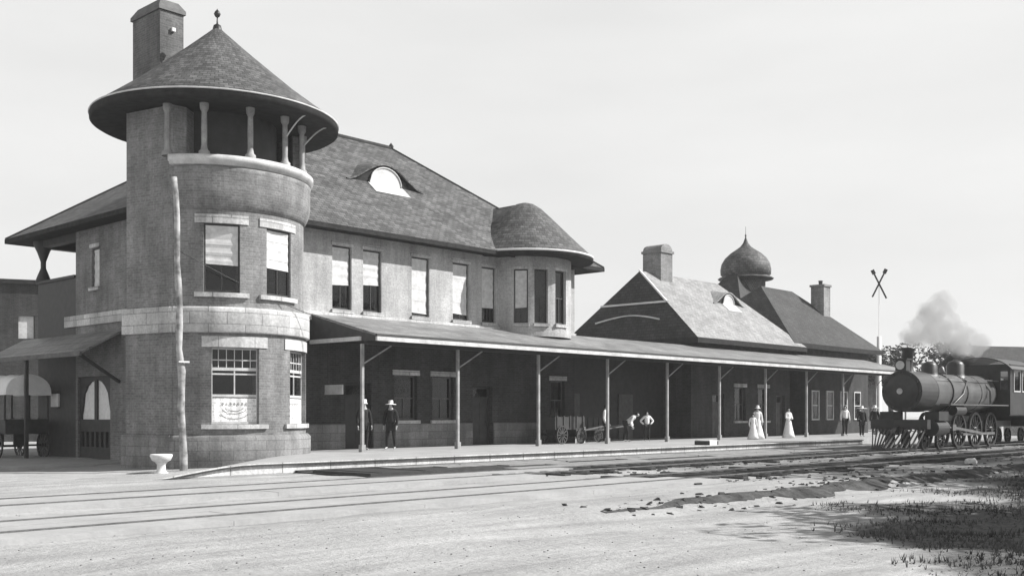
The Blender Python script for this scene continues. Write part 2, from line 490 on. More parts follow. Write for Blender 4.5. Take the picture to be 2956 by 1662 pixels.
# ------------------------------------------------------------------ window builder
def window(parent, O, T, N, w, h, kind='blind', frac=.55, sill=True, lintel=True, mat_frame='midwood', th=.06, sl=.25, ll=.30, lab=None, off=.30):
    """O: bottom centre on the outer wall face. Frame sits 'off' back from the face."""
    O = Vector(O); T = nrm(T); N = nrm(N); U = Vector((0,0,1))
    B = O - N*off
    def P(u, v, d=0): return B + T*u + U*v + N*d
    m = MB(); fw = .06
    def rect(u0, v0, u1, v1, d0=-.03, d1=.03):
        m.hexa([P(u0,v0,d1),P(u1,v0,d1),P(u1,v0,d0),P(u0,v0,d0),P(u0,v1,d1),P(u1,v1,d1),P(u1,v1,d0),P(u0,v1,d0)])
    hw = w/2-.004
    rect(-hw, 0.004, -hw+fw, h-.004); rect(hw-fw, 0.004, hw, h-.004)
    rect(-hw+fw, .004, hw-fw, fw+.02); rect(-hw+fw, h-fw, hw-fw, h-.004)
    if kind == 'transom':
        rect(-hw+fw, h*.70, hw-fw, h*.74); rect(-hw+fw, h*.355, hw-fw, h*.39)
        for k in range(1, 6): rect(-hw+k*2*hw/6-.012, h*.74, -hw+k*2*hw/6+.012, h-fw, -.02, .02)
        rect(-hw+fw, h*.83, hw-fw, h*.845, -.018, .018)
        rect(-.02, h*.39, .02, h*.70, -.02, .02)
        rect(-hw+fw, h*.645, hw-fw, h*.665, -.018, .018)
    elif kind in ('blind', 'plain'):
        rect(-hw+fw, h*.48, hw-fw, h*.48+.05, -.02, .022); rect(-.014, fw+.02, .014, h*.48, -.015, .022)
    fr = m.build('window', M[mat_frame], parent)
    if lab: fr['label'] = lab
    g_ = MB(); g_.quad(P(-hw+fw/2,.02,-.005), P(hw-fw/2,.02,-.005), P(hw-fw/2,h-.03,-.005), P(-hw+fw/2,h-.03,-.005)); g_.build('pane', M['glass'], fr)
    if kind == 'blind':
        b = MB(); v0 = h*(1-frac)
        nb_ = 14; cs = random.Random(int(O.x*97+O.y*31)); sg_ = cs.uniform(-.025, .025)
        for q in range(nb_):
            va, vb = v0+(h-fw-v0)*q/nb_, v0+(h-fw-v0)*(q+1)/nb_
            da, db = .034+.010*math.sin(q*1.9+cs.random()), .034+.010*math.sin((q+1)*1.9)
            ta, tb = sg_*(1-q/nb_), sg_*(1-(q+1)/nb_)
            b.quad(P(-hw+fw,va-ta,da), P(hw-fw,va+ta,da), P(hw-fw,vb+tb,db), P(-hw+fw,vb-tb,db), smooth=True)
        b.hexa([P(-hw+fw,v0-.03-sg_,.05),P(hw-fw,v0-.03+sg_,.05),P(hw-fw,v0-.03+sg_,.03),P(-hw+fw,v0-.03-sg_,.03),P(-hw+fw,v0+.002-sg_,.05),P(hw-fw,v0+.002+sg_,.05),P(hw-fw,v0+.002+sg_,.03),P(-hw+fw,v0+.002-sg_,.03)])
        b.build('blind', M['blind'], fr)
    if kind == 'transom':
        b = MB(); v1 = h*.34; n = 24
        for k in range(n):
            u0 = -hw+fw+(2*hw-2*fw)*k/n; u1 = -hw+fw+(2*hw-2*fw)*(k+1)/n
            d0 = .018+.006*math.sin(k*1.3); d1 = .018+.006*math.sin((k+1)*1.3)
            b.quad(P(u0,.06,d0), P(u1,.06,d1), P(u1,v1,d1), P(u0,v1,d0), smooth=True)
        cu = b.build('curtain', M['lace'], fr)
        b = MB()
        for rr_, zz in ((.40, .66), (.30, .70), (.46, .50)):
            pts = []
            for k in range(15):
                a = PI*(1.12+.76*k/14); pts.append(P(rr_*math.cos(a)*w/1.5, v1*zz+rr_*.5*math.sin(a), .028))
            b.tube(pts, .006, 5)
        for k in range(7):
            u = (-.36+.12*k)*w/1.5; b.tube([P(u-.03, v1*.78, .028), P(u, v1*.83, .028), P(u+.03, v1*.78, .028), P(u, v1*.73, .028), P(u-.03, v1*.78, .028)], .006, 5)
        b.build('curtain_trim', M['midwood'], fr)
    if sill:
        b = MB(); b.obox(O - U*.13 + N*(.045-off/2+.0), T, N, w+2*sl, .10+off, .125); b.build('sill', M['pale_stone'], fr)
    if lintel:
        b = MB(); b.obox(O + U*(h+.004) + N*(.025-off/2), T, N, w+2*sl, .05+off, ll); b.build('lintel', M['pale_stone'], fr)
    return fr

# ------------------------------------------------------------------ station building
TC = (19.2, 2.5)            # tower centre
st = thing('station_building', 'large brick railway station with a round corner tower and a steep hipped slate roof', 'station', (19.2, 2.5, 0))
def rp(a, r, z=0): return Vector((TC[0]+r*math.cos(R(a)), TC[1]+r*math.sin(R(a)), z))
def ring(rad):
    return lambda s, z, d: (TC[0]+(rad-d)*math.cos(s), TC[1]+(rad-d)*math.sin(s), z)
low_w = [(-110.7, 1.46), (-56.0, 1.46)]
up_w = [(-119.0, 1.08), (-78.5, 1.08)]
Rl, Ru = 2.86, 2.78
mb = MB(); ops = []
for a, w in low_w:
    da = w/2/Rl; ops.append((R(a)-da, R(a)+da, 1.28, 3.62))
mb.wall(ring(Rl), R(-149.5), R(40), .95, 4.06, ops, .45, 150, Rl)
mb.build('tower_wall', M['brick'], st)
mb = MB(); mb.lathe((*TC,0), [(2.6,-.6),(3.02,-.6),(3.02,.86),(2.93,.95),(2.6,.95)], 96, R(-149.5), R(100), caps=True); mb.build('plinth', M['plinth'], st)
mb = MB(); mb.lathe((*TC,0), [(2.5,4.06),(2.96,4.06),(2.98,4.10),(2.98,4.76),(2.94,4.84),(2.5,4.84)], 96, R(-149.5), R(100), caps=True); mb.build('belt_course', M['pale_stone'], st)
mb = MB(); ops = []
for a, w in up_w:
    da = w/2/Ru; ops.append((R(a)-da, R(a)+da, 5.28, 7.38))
mb.wall(ring(Ru), R(-149.5), R(40), 4.84, 7.80, ops, .45, 150, Ru)
mb.build('tower_wall', M['brick_up'], st)
mb = MB(); mb.lathe((*TC,0), [(2.45,7.8),(2.80,7.8),(2.88,7.95),(2.97,8.15),(3.0,8.4),(3.0,8.95),(3.02,9.06),(2.45,9.06)], 96, R(-149.5), R(100), caps=True)
mb.build('balcony_parapet', M['brick_up'], st)
mb = MB(); mb.lathe((*TC,0), [(2.5,9.06),(3.03,9.12),(3.03,9.18),(3.10,9.20),(3.10,9.37),(3.05,9.41),(2.6,9.42),(2.5,9.40)], 96, R(-149.5), R(100), caps=True)
mb.build('balcony_rail', M['trim'], st)
mb = MB(); mb.lathe((*TC,0), [(0,9.02),(2.5,9.03)], 48); mb.build('floor', M['midwood'], st)
# interior core so rooms read dark
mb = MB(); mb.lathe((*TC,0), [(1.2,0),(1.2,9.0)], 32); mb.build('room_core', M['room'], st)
# loggia: solid wall at the back, dark room inside, posts at the front
mb = MB()
def shaft(m, out, z0, z1, back=.0):
    P0 = Vector((16.735, 1.03, 0)); P1 = Vector((16.27, 3.0, 0)); n = Vector((-.972,-.237,0))
    a, b = P0+n*out, P1+n*out+Vector((0,out,0)); c = Vector((18.1,3.42+out,0)); d = Vector((18.7,2.2,0)); e = Vector((17.2,1.0,0))
    i = len(m.v); pts = [a,b,c,d,e]
    m.v += [(q.x,q.y,z0) for q in pts]+[(q.x,q.y,z1) for q in pts]
    m.f += [tuple(i+k for k in (0,1,2,3,4)), tuple(i+5+k for k in (4,3,2,1,0))]+[(i+k, i+(k+1)%5, i+5+(k+1)%5, i+5+k) for k in range(5)]
m = MB(); shaft(m, 0, .95, 4.06); m.build('shaft_wall', M['brick'], st)
m = MB(); shaft(m, .12, -.6, .95); m.build('plinth', M['plinth'], st)
m = MB(); shaft(m, .10, 4.06, 4.84); m.build('belt_course', M['pale_stone'], st)
m = MB(); shaft(m, -.02, 4.84, 10.95); m.build('shaft_wall', M['brick_up'], st)
mb = MB(); mb.wall(ring(2.80), R(-22), R(40), 9.42, 11.2, [], .3, 30, 2.8)
mb.build('tower_wall', M['brick_up'], st)
mb = MB(); mb.lathe((*TC,0), [(1.9,9.0),(1.9,11.1)], 48); mb.build('inner_wall', M['darkwood'], st)
post0 = None
for k, a in enumerate((-153.0, -129.6, -101.5, -74.8, -50.8, -24.0)):
    p = rp(a, 2.82, 0); rad = nrm((math.cos(R(a)), math.sin(R(a)), 0)); tan = Vector((-rad.y, rad.x, 0))
    mb = MB()
    mb.lathe((p.x,p.y,0), [(.17,9.41),(.17,9.52),(.11,9.58),(.085,9.72),(.09,10.2),(.08,10.72),(.13,10.82),(.14,11.0)], 16)
    post = mb.build('balcony_post', M['post'], st)
    if k not in (3, 4): continue
    mb = MB(); pts = []
    for q in range(9):
        u = q/8; pts.append(p + rad*(.06+.85*u) + Vector((0,0,10.35+.60*math.sin(u*PI/2))))
    mb.tube(pts, .024, 6)
    mb.build('bracket', M['trim'], post)
# tower roof
mb = MB()
mb.lathe((*TC,0), [(3.92,11.10),(3.91,11.16),(3.3,11.60),(2.6,12.12),(1.8,12.78),(1.0,13.45),(.35,14.02),(.06,14.28),(0,14.30)], 96)
tr = mb.build('tower_roof', M['slate'], st)
mb = MB(); mb.lathe((*TC,0), [(3.925,11.10),(3.925,10.95),(3.84,10.90),(3.0,10.98),(1.5,11.02)], 96); mb.build('soffit', M['soffit'], tr)
mb = MB(); mb.lathe((*TC,0), [(3.915,11.150),(3.95,11.155),(3.96,11.13),(3.94,11.11)], 96); mb.build('gutter', M['trim'], tr)
mb = MB(); mb.lathe((*TC,0), [(.16,14.18),(.12,14.34),(.03,14.40),(.022,14.56),(.022,14.60),(.075,14.64),(.11,14.72),(.075,14.80),(.02,14.86),(0,14.9)], 16); mb.build('finial', M['iron'], tr)
# chimney of the tower
mb = MB()
mb.box(17.85, 3.75, 9.5, 18.7, 5.55, 14.85)
ch = mb.build('chimney', coursed('chimney_brick', .11, .15, .16, .23, .078, .010, bmp=.6, dist=.01), st)
mb = MB()
mb.box(17.79, 3.69, 14.85, 18.76, 5.61, 14.97)
mb.hexa([(17.79,3.69,14.97),(18.76,3.69,14.97),(18.76,5.61,14.97),(17.79,5.61,14.97),(17.95,3.90,15.25),(18.60,3.90,15.25),(18.60,5.40,15.25),(17.95,5.40,15.25)])
mb.build('chimney_cap', M['midwood'], ch)
mb = MB(); mb.hexa([(17.80,3.70,12.72),(18.75,3.70,13.35),(18.75,3.745,13.35),(17.80,3.745,12.72),(17.80,3.70,12.84),(18.75,3.70,13.49),(18.75,3.745,13.49),(17.80,3.745,12.84)])
mb.build('flashing', M['white'], ch)
mb = MB(); mb.obox((18.3,3.70,14.2),(1,0,0),(0,1,0),.12,.10,.12); mb.build('vent', M['white'], ch)
# tower windows
def curved_trim(fr, a, w, rr, z0, z1, ll, sl):
    da = w/2/rr
    m = MB(); m.wall(ring(rr+.035), R(a)-da-sl/rr, R(a)+da+sl/rr, z1+.004, z1+ll, [], .30, 14, rr); m.build('lintel', M['pale_stone'], fr)
    m = MB(); m.wall(ring(rr+.10), R(a)-da-sl/rr, R(a)+da+sl/rr, z0-.14, z0-.004, [], .34, 14, rr); m.build('sill', M['pale_stone'], fr)
for i, (a, w) in enumerate(low_w):
    rad = (math.cos(R(a)), math.sin(R(a)), 0); T = (-rad[1], rad[0], 0)
    rr = Rl*math.cos(w/2/Rl)
    fr_ = window(st, rp(a, rr, 1.28), T, rad, w, 2.34, 'transom', off=.16, mat_frame='trim', sill=False, lintel=False,
           lab='tall ground floor window of the tower with a transom and a white lace half curtain' if i == 0 else None)
    curved_trim(fr_, a, w, Rl, 1.28, 3.62, .34, .28)
for i, (a, w) in enumerate(up_w):
    rad = (math.cos(R(a)), math.sin(R(a)), 0); T = (-rad[1], rad[0], 0)
    rr = Ru*math.cos(w/2/Ru)
    fr_ = window(st, rp(a, rr, 5.28), T, rad, w, 2.10, 'blind', .58, off=.10, sill=False, lintel=False, mat_frame='darkwood')
    curved_trim(fr_, a, w, Ru, 5.28, 7.38, .27, .26)

# main block: front wall at Y=3, X 21..38.3
EX, FY = 38.3, 3.0
f_front = lambda s, z, d: (s, FY+d, z)
ups = [(24.3,25.2),(25.75,26.65),(28.2,29.15),(30.45,31.4),(32.15,33.0)]
lows = [('door',24.9,26.15,.3,2.75),('win',27.3,28.5,1.35,3.1),('win',29.3,30.5,1.35,3.1),('door',31.6,32.8,.3,2.75),('win',36.6,37.6,1.35,3.1)]
mb = MB()
mb.wall(f_front, 20.5, EX, 4.95, 8.45, [(a,b,5.45,7.80) for a,b in ups], .4)
mb.build('front_wall', M['facade'], st)
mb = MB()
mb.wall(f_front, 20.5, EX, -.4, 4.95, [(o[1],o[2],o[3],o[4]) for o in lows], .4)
mb.build('lower_wall', M['brick_shade'], st)
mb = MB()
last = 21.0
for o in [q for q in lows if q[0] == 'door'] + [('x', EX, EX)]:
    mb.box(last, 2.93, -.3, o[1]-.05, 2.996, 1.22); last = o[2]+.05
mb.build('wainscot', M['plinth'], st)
mb = MB(); mb.box(20.6, 2.90, 4.98, 33.2, 2.996, 5.30); mb.box(37.2,2.90,4.98,EX,2.996,5.30); mb.build('string_course', M['stone'], st)
fracs = [.60, .55, .93, .88, .72]
for (a,b), fr_ in zip(ups, fracs):
    window(st, ((a+b)/2, FY, 5.45), (1,0,0), (0,-1,0), b-a, 2.35, 'blind', fr_, off=.14, sl=.06, ll=.16, mat_frame='darkwood')
for o in lows:
    if o[0] == 'win':
        window(st, ((o[1]+o[2])/2, FY, o[3]), (1,0,0), (0,-1,0), o[2]-o[1], o[4]-o[3], 'plain', off=.2, sl=.1, ll=.2, mat_frame='midwood')
def door(parent, x0, x1, z0, z1, y, mat='midwood'):
    m = MB(); w = x1-x0
    m.box(x0+.01, y+.2, z0, x0+.09, y+.3, z1-.01); m.box(x1-.09, y+.2, z0, x1-.01, y+.3, z1-.01); m.box(x0+.09, y+.2, z1-.5, x1-.09, y+.3, z1-.43); m.box(x0+.09, y+.2, z1-.09, x1-.09, y+.3, z1-.01)
    m.box(x0+.09, y+.24, z0, x1-.09, y+.28, z1-.5)
    for k in (0, 1):
        a = x0+.16+k*(w-.2)/2
        m.box(a, y+.225, z0+.2, a+(w-.44)/2, y+.24, z0+.85); m.box(a, y+.225, z0+1.0, a+(w-.44)/2, y+.24, z0+1.75)
    d = m.build('door', M[mat], parent)
    k = MB(); k.lathe((x1-.2, y+.19, z0+.95), [(0,-.03),(.03,-.02),(.035,0),(.03,.02),(0,.03)], 10); k.build('handle', M['iron'], d)
    gq = MB(); gq.quad((x0+.09,y+.26,z1-.43),(x1-.09,y+.26,z1-.43),(x1-.09,y+.26,z1-.09),(x0+.09,y+.26,z1-.09)); gq.build('pane', M['glass'], d)
    return d
for o in lows:
    if o[0] == 'door': door(st, o[1], o[2], o[3], o[4], FY, 'darkwood')  # dark colour makes these closed doors look like open, unlit doorways
# inside: dark floors and a partition so that nothing shows through
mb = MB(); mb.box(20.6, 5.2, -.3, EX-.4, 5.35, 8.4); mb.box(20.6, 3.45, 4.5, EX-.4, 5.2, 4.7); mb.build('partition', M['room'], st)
# east and west and north walls
f_w = lambda s, z, d: (18.0+d, s, z)
f_e = lambda s, z, d: (EX-d, s, z)
mb = MB(); mb.wall(f_e, FY+.4, 13.5, -.4, 8.45, [], .4); mb.build('side_wall', M['facade'], st)
arch = (7.45, 9.95, -.12, 2.95)
wops = [(8.25,8.85,6.15,7.55), arch]
mb = MB(); mb.wall(f_w, 3.4, 10.1, 5.2, 8.45, [wops[0]], .4); mb.wall(f_w, 3.4, 10.1, -.5, 4.8, [arch], .4)
mb.build('west_wall', M['brick'], st)
mb = MB(); mb.box(17.93, 3.4, 4.8, 18.4, 10.9, 5.2); mb.build('belt_course', M['pale_stone'], st)
mb = MB(); mb.box(18.4, 10.1, -.4, 30, 10.4, 8.4); mb.box(22.0,10.4,-.4,22.3,13.4,8.4); mb.box(22.3,13.1,-.4,EX-.4,13.5,8.4); mb.build('rear_wall', M['brick'], st)
mb = MB(); mb.box(19.2, 5.9, -.3, 19.35, 10.1, 8.4); mb.build('partition', M['room'], st)
window(st, (18.0, 8.55, 6.15), (0,-1,0), (-1,0,0), .60, 1.40, 'blind', .97, off=.12, sl=.08, ll=.14, mat_frame='midwood', lab='narrow window with a pale blind in the shaded west wall')
# paired arched window in the west wall: infill with two arches
mb = MB()
yA, yB = arch[0], arch[1]; mid = (yA+yB)/2
def arch_infill(m, y0, y1, z0, z1, x0, x1, zs):
    """fills the rectangle except an arch-topped opening; opening springs at zs, pointed to z1-.1"""
    n = 10; ym = (y0+y1)/2; pts = []
    a0, a1 = y0+.12, y1-.12
    for k in range(n+1):
        u = k/n; yy = a0 + (a1-a0)*u
        h = (z1-.12-zs)*math.sqrt(max(0, 1-abs(2*u-1)**2.2))
        pts.append((yy, zs+h))
    for k in range(n):
        (ya, za), (yb, zb) = pts[k], pts[k+1]
        m.hexa([(x0,ya,za),(x1,ya,za),(x1,yb,zb),(x0,yb,zb),(x0,ya,z1),(x1,ya,z1),(x1,yb,z1),(x0,yb,z1)])
    m.box(x0,y0,z0,x1,a0,z1); m.box(x0,a1,z0,x1,y1,z1)
arch_infill(mb, yA, yB, arch[2], arch[3], 18.08, 18.22, 1.55)
mb.box(18.075, mid-.09, 1.40, 18.225, mid+.09, 2.84)
mb.box(18.06, yA+.12, .95, 18.24, yB-.12, 1.40); mb.box(18.08, yA+.12, arch[2], 18.22, yB-.12, .40)
for k in range(7): mb.box(18.09, yA+.14+k*.37, .40, 18.21, yA+.30+k*.37, .95)
aw = mb.build('door', M['darkwood'], st); aw['label'] = 'arched double doors with pale curtains low in the shaded west wall'
mb = MB(); n = 30
for k in range(n):
    u0, u1 = yA+(yB-yA)*k/n, yA+(yB-yA)*(k+1)/n
    if abs((u0+u1)/2-mid) < .1: continue
    mb.quad((18.16+.01*math.sin(k*2.1),u0,1.40),(18.16+.01*math.sin(k*2.1+2.1),u1,1.40),(18.16+.01*math.sin(k*2.1+2.1),u1,2.8),(18.16+.01*math.sin(k*2.1),u0,2.8), smooth=True)
mb.build('curtain', M['cloth_white'], aw)
mb = MB(); mb.quad((18.235,yA,.40),(18.235,yB,.40),(18.235,yB,.95),(18.235,yA,.95)); mb.build('lower_pane', M['midwood'], aw)
# lean-to porch roof along the west wall
mb = MB()
mb.hexa([(16.5,6.5,3.62),(17.995,6.5,4.44),(17.995,14.6,4.44),(16.5,14.6,3.62),(16.5,6.5,3.70),(17.995,6.5,4.52),(17.995,14.6,4.52),(16.5,14.6,3.70)])
pr_ = mb.build('porch_roof', M['tin'], st)
mb = MB(); mb.box(16.42,6.45,3.54,16.495,14.65,3.70); mb.build('fascia', M['midwood'], pr_)
for yy in (6.75, 11.0, 14.4):
    mb = MB(); mb.box(16.52,yy-.06,-.1,16.64,yy+.06,3.60) if yy > 9 else mb.bar((17.99,yy,2.7),(16.6,yy,3.58),.09,.1); mb.build('porch_post' if yy > 9 else 'bracket', M['darkwood'], pr_)
# two-storey corner porch at the north-west
mb = MB()
mb.box(18.0, 10.1, 4.7, 18.25, 13.3, 6.62); mb.box(18.25, 13.05, 4.7, 22, 13.3, 6.62)
mb.box(18.0, 10.1, -.4, 18.3, 13.3, 4.7); mb.box(18.3,13.0,-.4,22,13.3,4.7)
mb.box(18.3, 10.4, 4.75, 22, 13.05, 4.95)
po = mb.build('porch', M['darkwood'], st)
mb = MB(); mb.box(17.93, 10.1, 6.62, 18.3, 13.36, 6.72); mb.box(18.3, 13.0, 6.62, 22, 13.36, 6.72); mb.build('rail', M['darkwood'], po)
mb = MB()
mb.lathe((18.15,13.18,0), [(.30,6.72),(.22,6.95),(.10,7.25),(.10,7.5),(.22,7.85),(.36,8.15),(.36,8.3)], 12)
mb.build('porch_post', M['darkwood'], po)
mb = MB(); mb.box(18.0, 10.1, 8.02, 18.3, 13.3, 8.4); mb.box(18.3,13.0,8.02,22,13.3,8.4); mb.build('beam', M['darkwood'], po)
# main hipped roof
ez, rz = 8.42, 13.6
x0, x1, y0, y1 = 17.25, 39.6, 2.3, 14.5
rx0, rx1, ry = 25.0, 31.8, 8.4
mb = MB()
mb.quad((x0,y0,ez),(x1,y0,ez),(rx1,ry,rz),(rx0,ry,rz)); mb.quad((x1,y1,ez),(x0,y1,ez),(rx0,ry,rz),(rx1,ry,rz))
mb.quad((x1,y0,ez),(x1,y1,ez),(rx1,ry,rz)); mb.quad((x0,y1,ez),(x0,y0,ez),(rx0,ry,rz))
rf = mb.build('roof', M['slate'], st)
mb = MB(); mb.quad((x0+.02,y0+.02,ez-.14),(x0+.02,y1-.02,ez-.14),(x1-.02,y1-.02,ez-.14),(x1-.02,y0+.02,ez-.14)); mb.build('soffit', M['soffit'], rf)
mb = MB(); d = .03
mb.box(x0-d,y0-d,ez-.18,x1+d,y0+d,ez-.004); mb.box(x0-d,y1-d,ez-.18,x1+d,y1+d,ez-.004); mb.box(x0-d,y0+d,ez-.18,x0+d,y1-d,ez-.004); mb.box(x1-d,y0+d,ez-.18,x1+d,y1-d,ez-.004)
mb.build('fascia', M['soffit'], rf)
mb = MB(); mb.bar((rx0,ry,rz+.02),(rx1,ry,rz+.02),.16,.12)
for a, b in (((x1,y0,ez),(rx1,ry,rz)),((x0,y1,ez),(rx0,ry,rz)),((x0,y0,ez),(rx0,ry,rz)),((x1,y1,ez),(rx1,ry,rz))): mb.bar(a, b, .12, .08)
mb.lathe((rx1,ry,rz), [(.10,0),(.12,.1),(.05,.2),(.0,.26)], 10)
mb.build('ridge_tiles', M['slate_dark'], rf)
# eyebrow dormers
def eyebrow(parent, X, Y, plane, W, Hh, wid, matroof, back=.18):
    """plane(y) -> roof height. Front face at Y, crown Hh high; runs back to meet the slope."""
    n = 32; z0 = plane(Y); sl = plane(1)-plane(0)
    top = []; bk = []
    for k in range(n+1):
        u = -1+2*k/n
        h = Hh*(math.cos(u*PI/2)**2)**.85
        top.append((X+u*W, Y, z0+h))
        L = h/(sl-back)
        bk.append((X+u*W, Y+L+.02, z0+h+back*L+.015))
    m = MB()
    for k in range(n):
        m.quad(top[k], top[k+1], bk[k+1], bk[k], smooth=True)
        a, b = top[k], top[k+1]
        m.hexa([(a[0],Y-.10,a[2]-.05),(b[0],Y-.10,b[2]-.05),(b[0],Y,b[2]-.05),(a[0],Y,a[2]-.05),(a[0],Y-.10,a[2]+.02),(b[0],Y-.10,b[2]+.02),(b[0],Y,b[2]+.02),(a[0],Y,a[2]+.02)])
    e = m.build('eyebrow_dormer', matroof, parent, merge=True)
    m = MB()
    for k in range(n):
        a, b = top[k], top[k+1]
        if a[2]-z0 < .04 and b[2]-z0 < .04: continue
        m.quad((a[0],Y+.04,z0-.05),(b[0],Y+.04,z0-.05),(b[0],Y+.04,b[2]-.02),(a[0],Y+.04,a[2]-.02))
    m.build('cheek', M['soffit'], e)
    m = MB(); q = 16; c = []
    for k in range(q+1):
        a = PI*k/q; c.append((X-wid*math.cos(a), Y-.03, z0+.02+(Hh-.16)*math.sin(a)))
    for k in range(q): m.quad((c[k][0],Y-.03,z0+.0),(c[k+1][0],Y-.03,z0+.0),c[k+1],c[k])
    m.build('louvre', M['trim'], e)
    m = MB(); m.tube([(p[0],Y-.05,p[2]) for p in c], .03, 6)
    m.quad((X-wid-.1,Y-.02,z0+.02),(X+wid+.1,Y-.02,z0+.02),(X+wid+.1,Y-.55,z0-.55*sl+.03),(X-wid-.1,Y-.55,z0-.55*sl+.03))
    m.build('lead_apron', M['trim'], e)
    return e
psl = (rz-ez)/(ry-y0)
eyebrow(rf, 28.85, 5.35, lambda y: ez+(y-y0)*psl, 2.05, .86, .84, M['slate'])
# round bay at the east end with conical roof
BC = (35.2, 3.3); BR = 2.05
def bring(rad): return lambda s, z, d: (BC[0]+(rad-d)*math.cos(s), BC[1]+(rad-d)*math.sin(s), z)
mb = MB(); bops = []
bw = [(-143,.62,.5),(-118,.62,.99),(-88,.75,.99)]
for a, w, fr_ in bw: bops.append((R(a)-w/2/BR, R(a)+w/2/BR, 5.45, 7.75))
mb.wall(bring(BR), R(-176), R(-4), 4.9, 8.35, bops, .25, 60, BR); mb.build('bay_wall', M['facade'], st)
for k, (a, w, fr_) in enumerate(bw):
    rad = (math.cos(R(a)), math.sin(R(a)), 0)
    O = Vector((BC[0], BC[1], 5.45)) + Vector(rad)*BR*math.cos(w/2/BR)
    window(st, O, (-rad[1],rad[0],0), rad, w, 2.3, 'blind' if k < 1 else 'plain', .7, off=.15, sl=.05, ll=.1, mat_frame='darkwood')
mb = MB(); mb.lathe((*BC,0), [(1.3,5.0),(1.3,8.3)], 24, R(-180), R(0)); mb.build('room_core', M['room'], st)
mb = MB(); mb.lathe((*BC,0), [(3.02,8.44),(2.9,8.58),(2.2,9.24),(1.3,10.12),(.75,10.64),(.4,10.86),(.15,10.93),(0,10.94)], 72)
mb.hexa([(BC[0]-.03,BC[1],10.5),(BC[0]+.03,BC[1],10.5),(BC[0]+.03,BC[1]+2.4,10.5),(BC[0]-.03,BC[1]+2.4,10.5),(BC[0]-.02,BC[1],10.93),(BC[0]+.02,BC[1],10.93),(BC[0]+.02,BC[1]+2.4,10.93),(BC[0]-.02,BC[1]+2.4,10.93)])
for sg in (-1, 1):
    mb.quad((BC[0],BC[1],10.93),(BC[0],BC[1]+2.5,10.93),(BC[0]+sg*2.2,BC[1]+1.6,9.24),(BC[0]+sg*2.2,BC[1],9.24))
br_ = mb.build('bay_roof', M['slate'], st)
mb = MB(); mb.lathe((*BC,0), [(3.02,8.44),(3.03,8.27),(2.9,8.24),(1.9,8.30)], 72); mb.build('soffit', M['soffit'], br_)
mb = MB(); mb.lathe((*BC,0), [(3.01,8.47),(3.06,8.48),(3.07,8.43),(3.035,8.40)], 72); mb.build('gutter', M['white'], br_)

# ------------------------------------------------------------------ platform canopy
cn = thing('platform_canopy', 'long lean-to platform canopy on thin braced posts with a pale fascia', 'canopy', (23.3, 0, .3))
CX0, CX1 = 23.3, 69.0
mb = MB()
zt = lambda y: 4.30 + (y+.7)*.25
mb.hexa([(CX0,-.7,zt(-.7)-.06),(CX1,-.7,zt(-.7)-.06),(CX1,2.98,zt(2.98)-.06),(CX0,2.98,zt(2.98)-.06),(CX0,-.7,zt(-.7)),(CX1,-.7,zt(-.7)),(CX1,2.98,zt(2.98)),(CX0,2.98,zt(2.98))])
mb.build('canopy_roof', M['tin'], cn)
mb = MB(); mb.box(CX0-.05,-.80,4.06,CX1,-.705,4.20); mb.build('fascia', M['trim'], cn)
mb = MB(); mb.box(CX0-.05,-.78,4.20,CX1,-.705,4.295); mb.build('gutter', M['darkwood'], cn)
mb = MB(); mb.box(CX0+.1, -.08, 3.98, CX1-.2, .08, 4.16); mb.build('beam', M['darkwood'], cn)
mb = MB(); mb.hexa([(CX0,-.7,4.08),(CX0+.06,-.7,4.08),(CX0+.06,2.98,4.12),(CX0,2.98,4.12),(CX0,-.7,4.235),(CX0+.06,-.7,4.235),(CX0+.06,2.98,5.15),(CX0,2.98,5.15)]); mb.build('end_panel', M['darkwood'], cn)
mb = MB(); mb.box(CX0-.10, .1, 4.10, CX0-.004, 2.9, 4.24); mb.build('tie_beam', M['trim'], cn)
proto = None
for k in range(11):
    X = 23.25+4.55*k
    if X > CX1: break
    if proto is None:
        mb = MB(); mb.box(X-.085, -.085, .30, X+.085, .085, .55); mb.box(X-.05, -.05, .55, X+.05, .05, 3.98)
        proto = mb.build('canopy_post', M['post'], cn)
        for sg in (1,):
            mb = MB(); mb.bar((X+sg*.04, 0, 3.3),(X+sg*(1.3 if sg > 0 else .7), 0, 3.97),.035,.045); mb.build('brace', M['post'], proto)
    else:
        c = copy_tree(proto, cn); c.location = (4.55*k, 0, 0)
# ------------------------------------------------------------------ middle pavilion (gablet and eyebrow)
pv = thing('pavilion', 'low station pavilion with a gablet end darkened as shade, pale front roof slope and eyebrow dormer', 'building', (49, 3, 0))
px0, px1, py0, py1, pz = 47.6, 59.6, 2.3, 11.6, 5.62
prx0, prx1, pry, prz = 48.9, 57.0, 6.95, 9.62
mb = MB()
mb.quad((px0,py0,pz),(px1,py0,pz),(prx1,pry,prz),(prx0,pry,prz))
mb.quad((px1,py1,pz),(px0,py1,pz),(prx0,pry,prz),(prx1,pry,prz))
mb.quad((px1,py0,pz),(px1,py1,pz),(prx1,pry,prz))
pr = mb.build('roof', M['slate_pale'], pv)
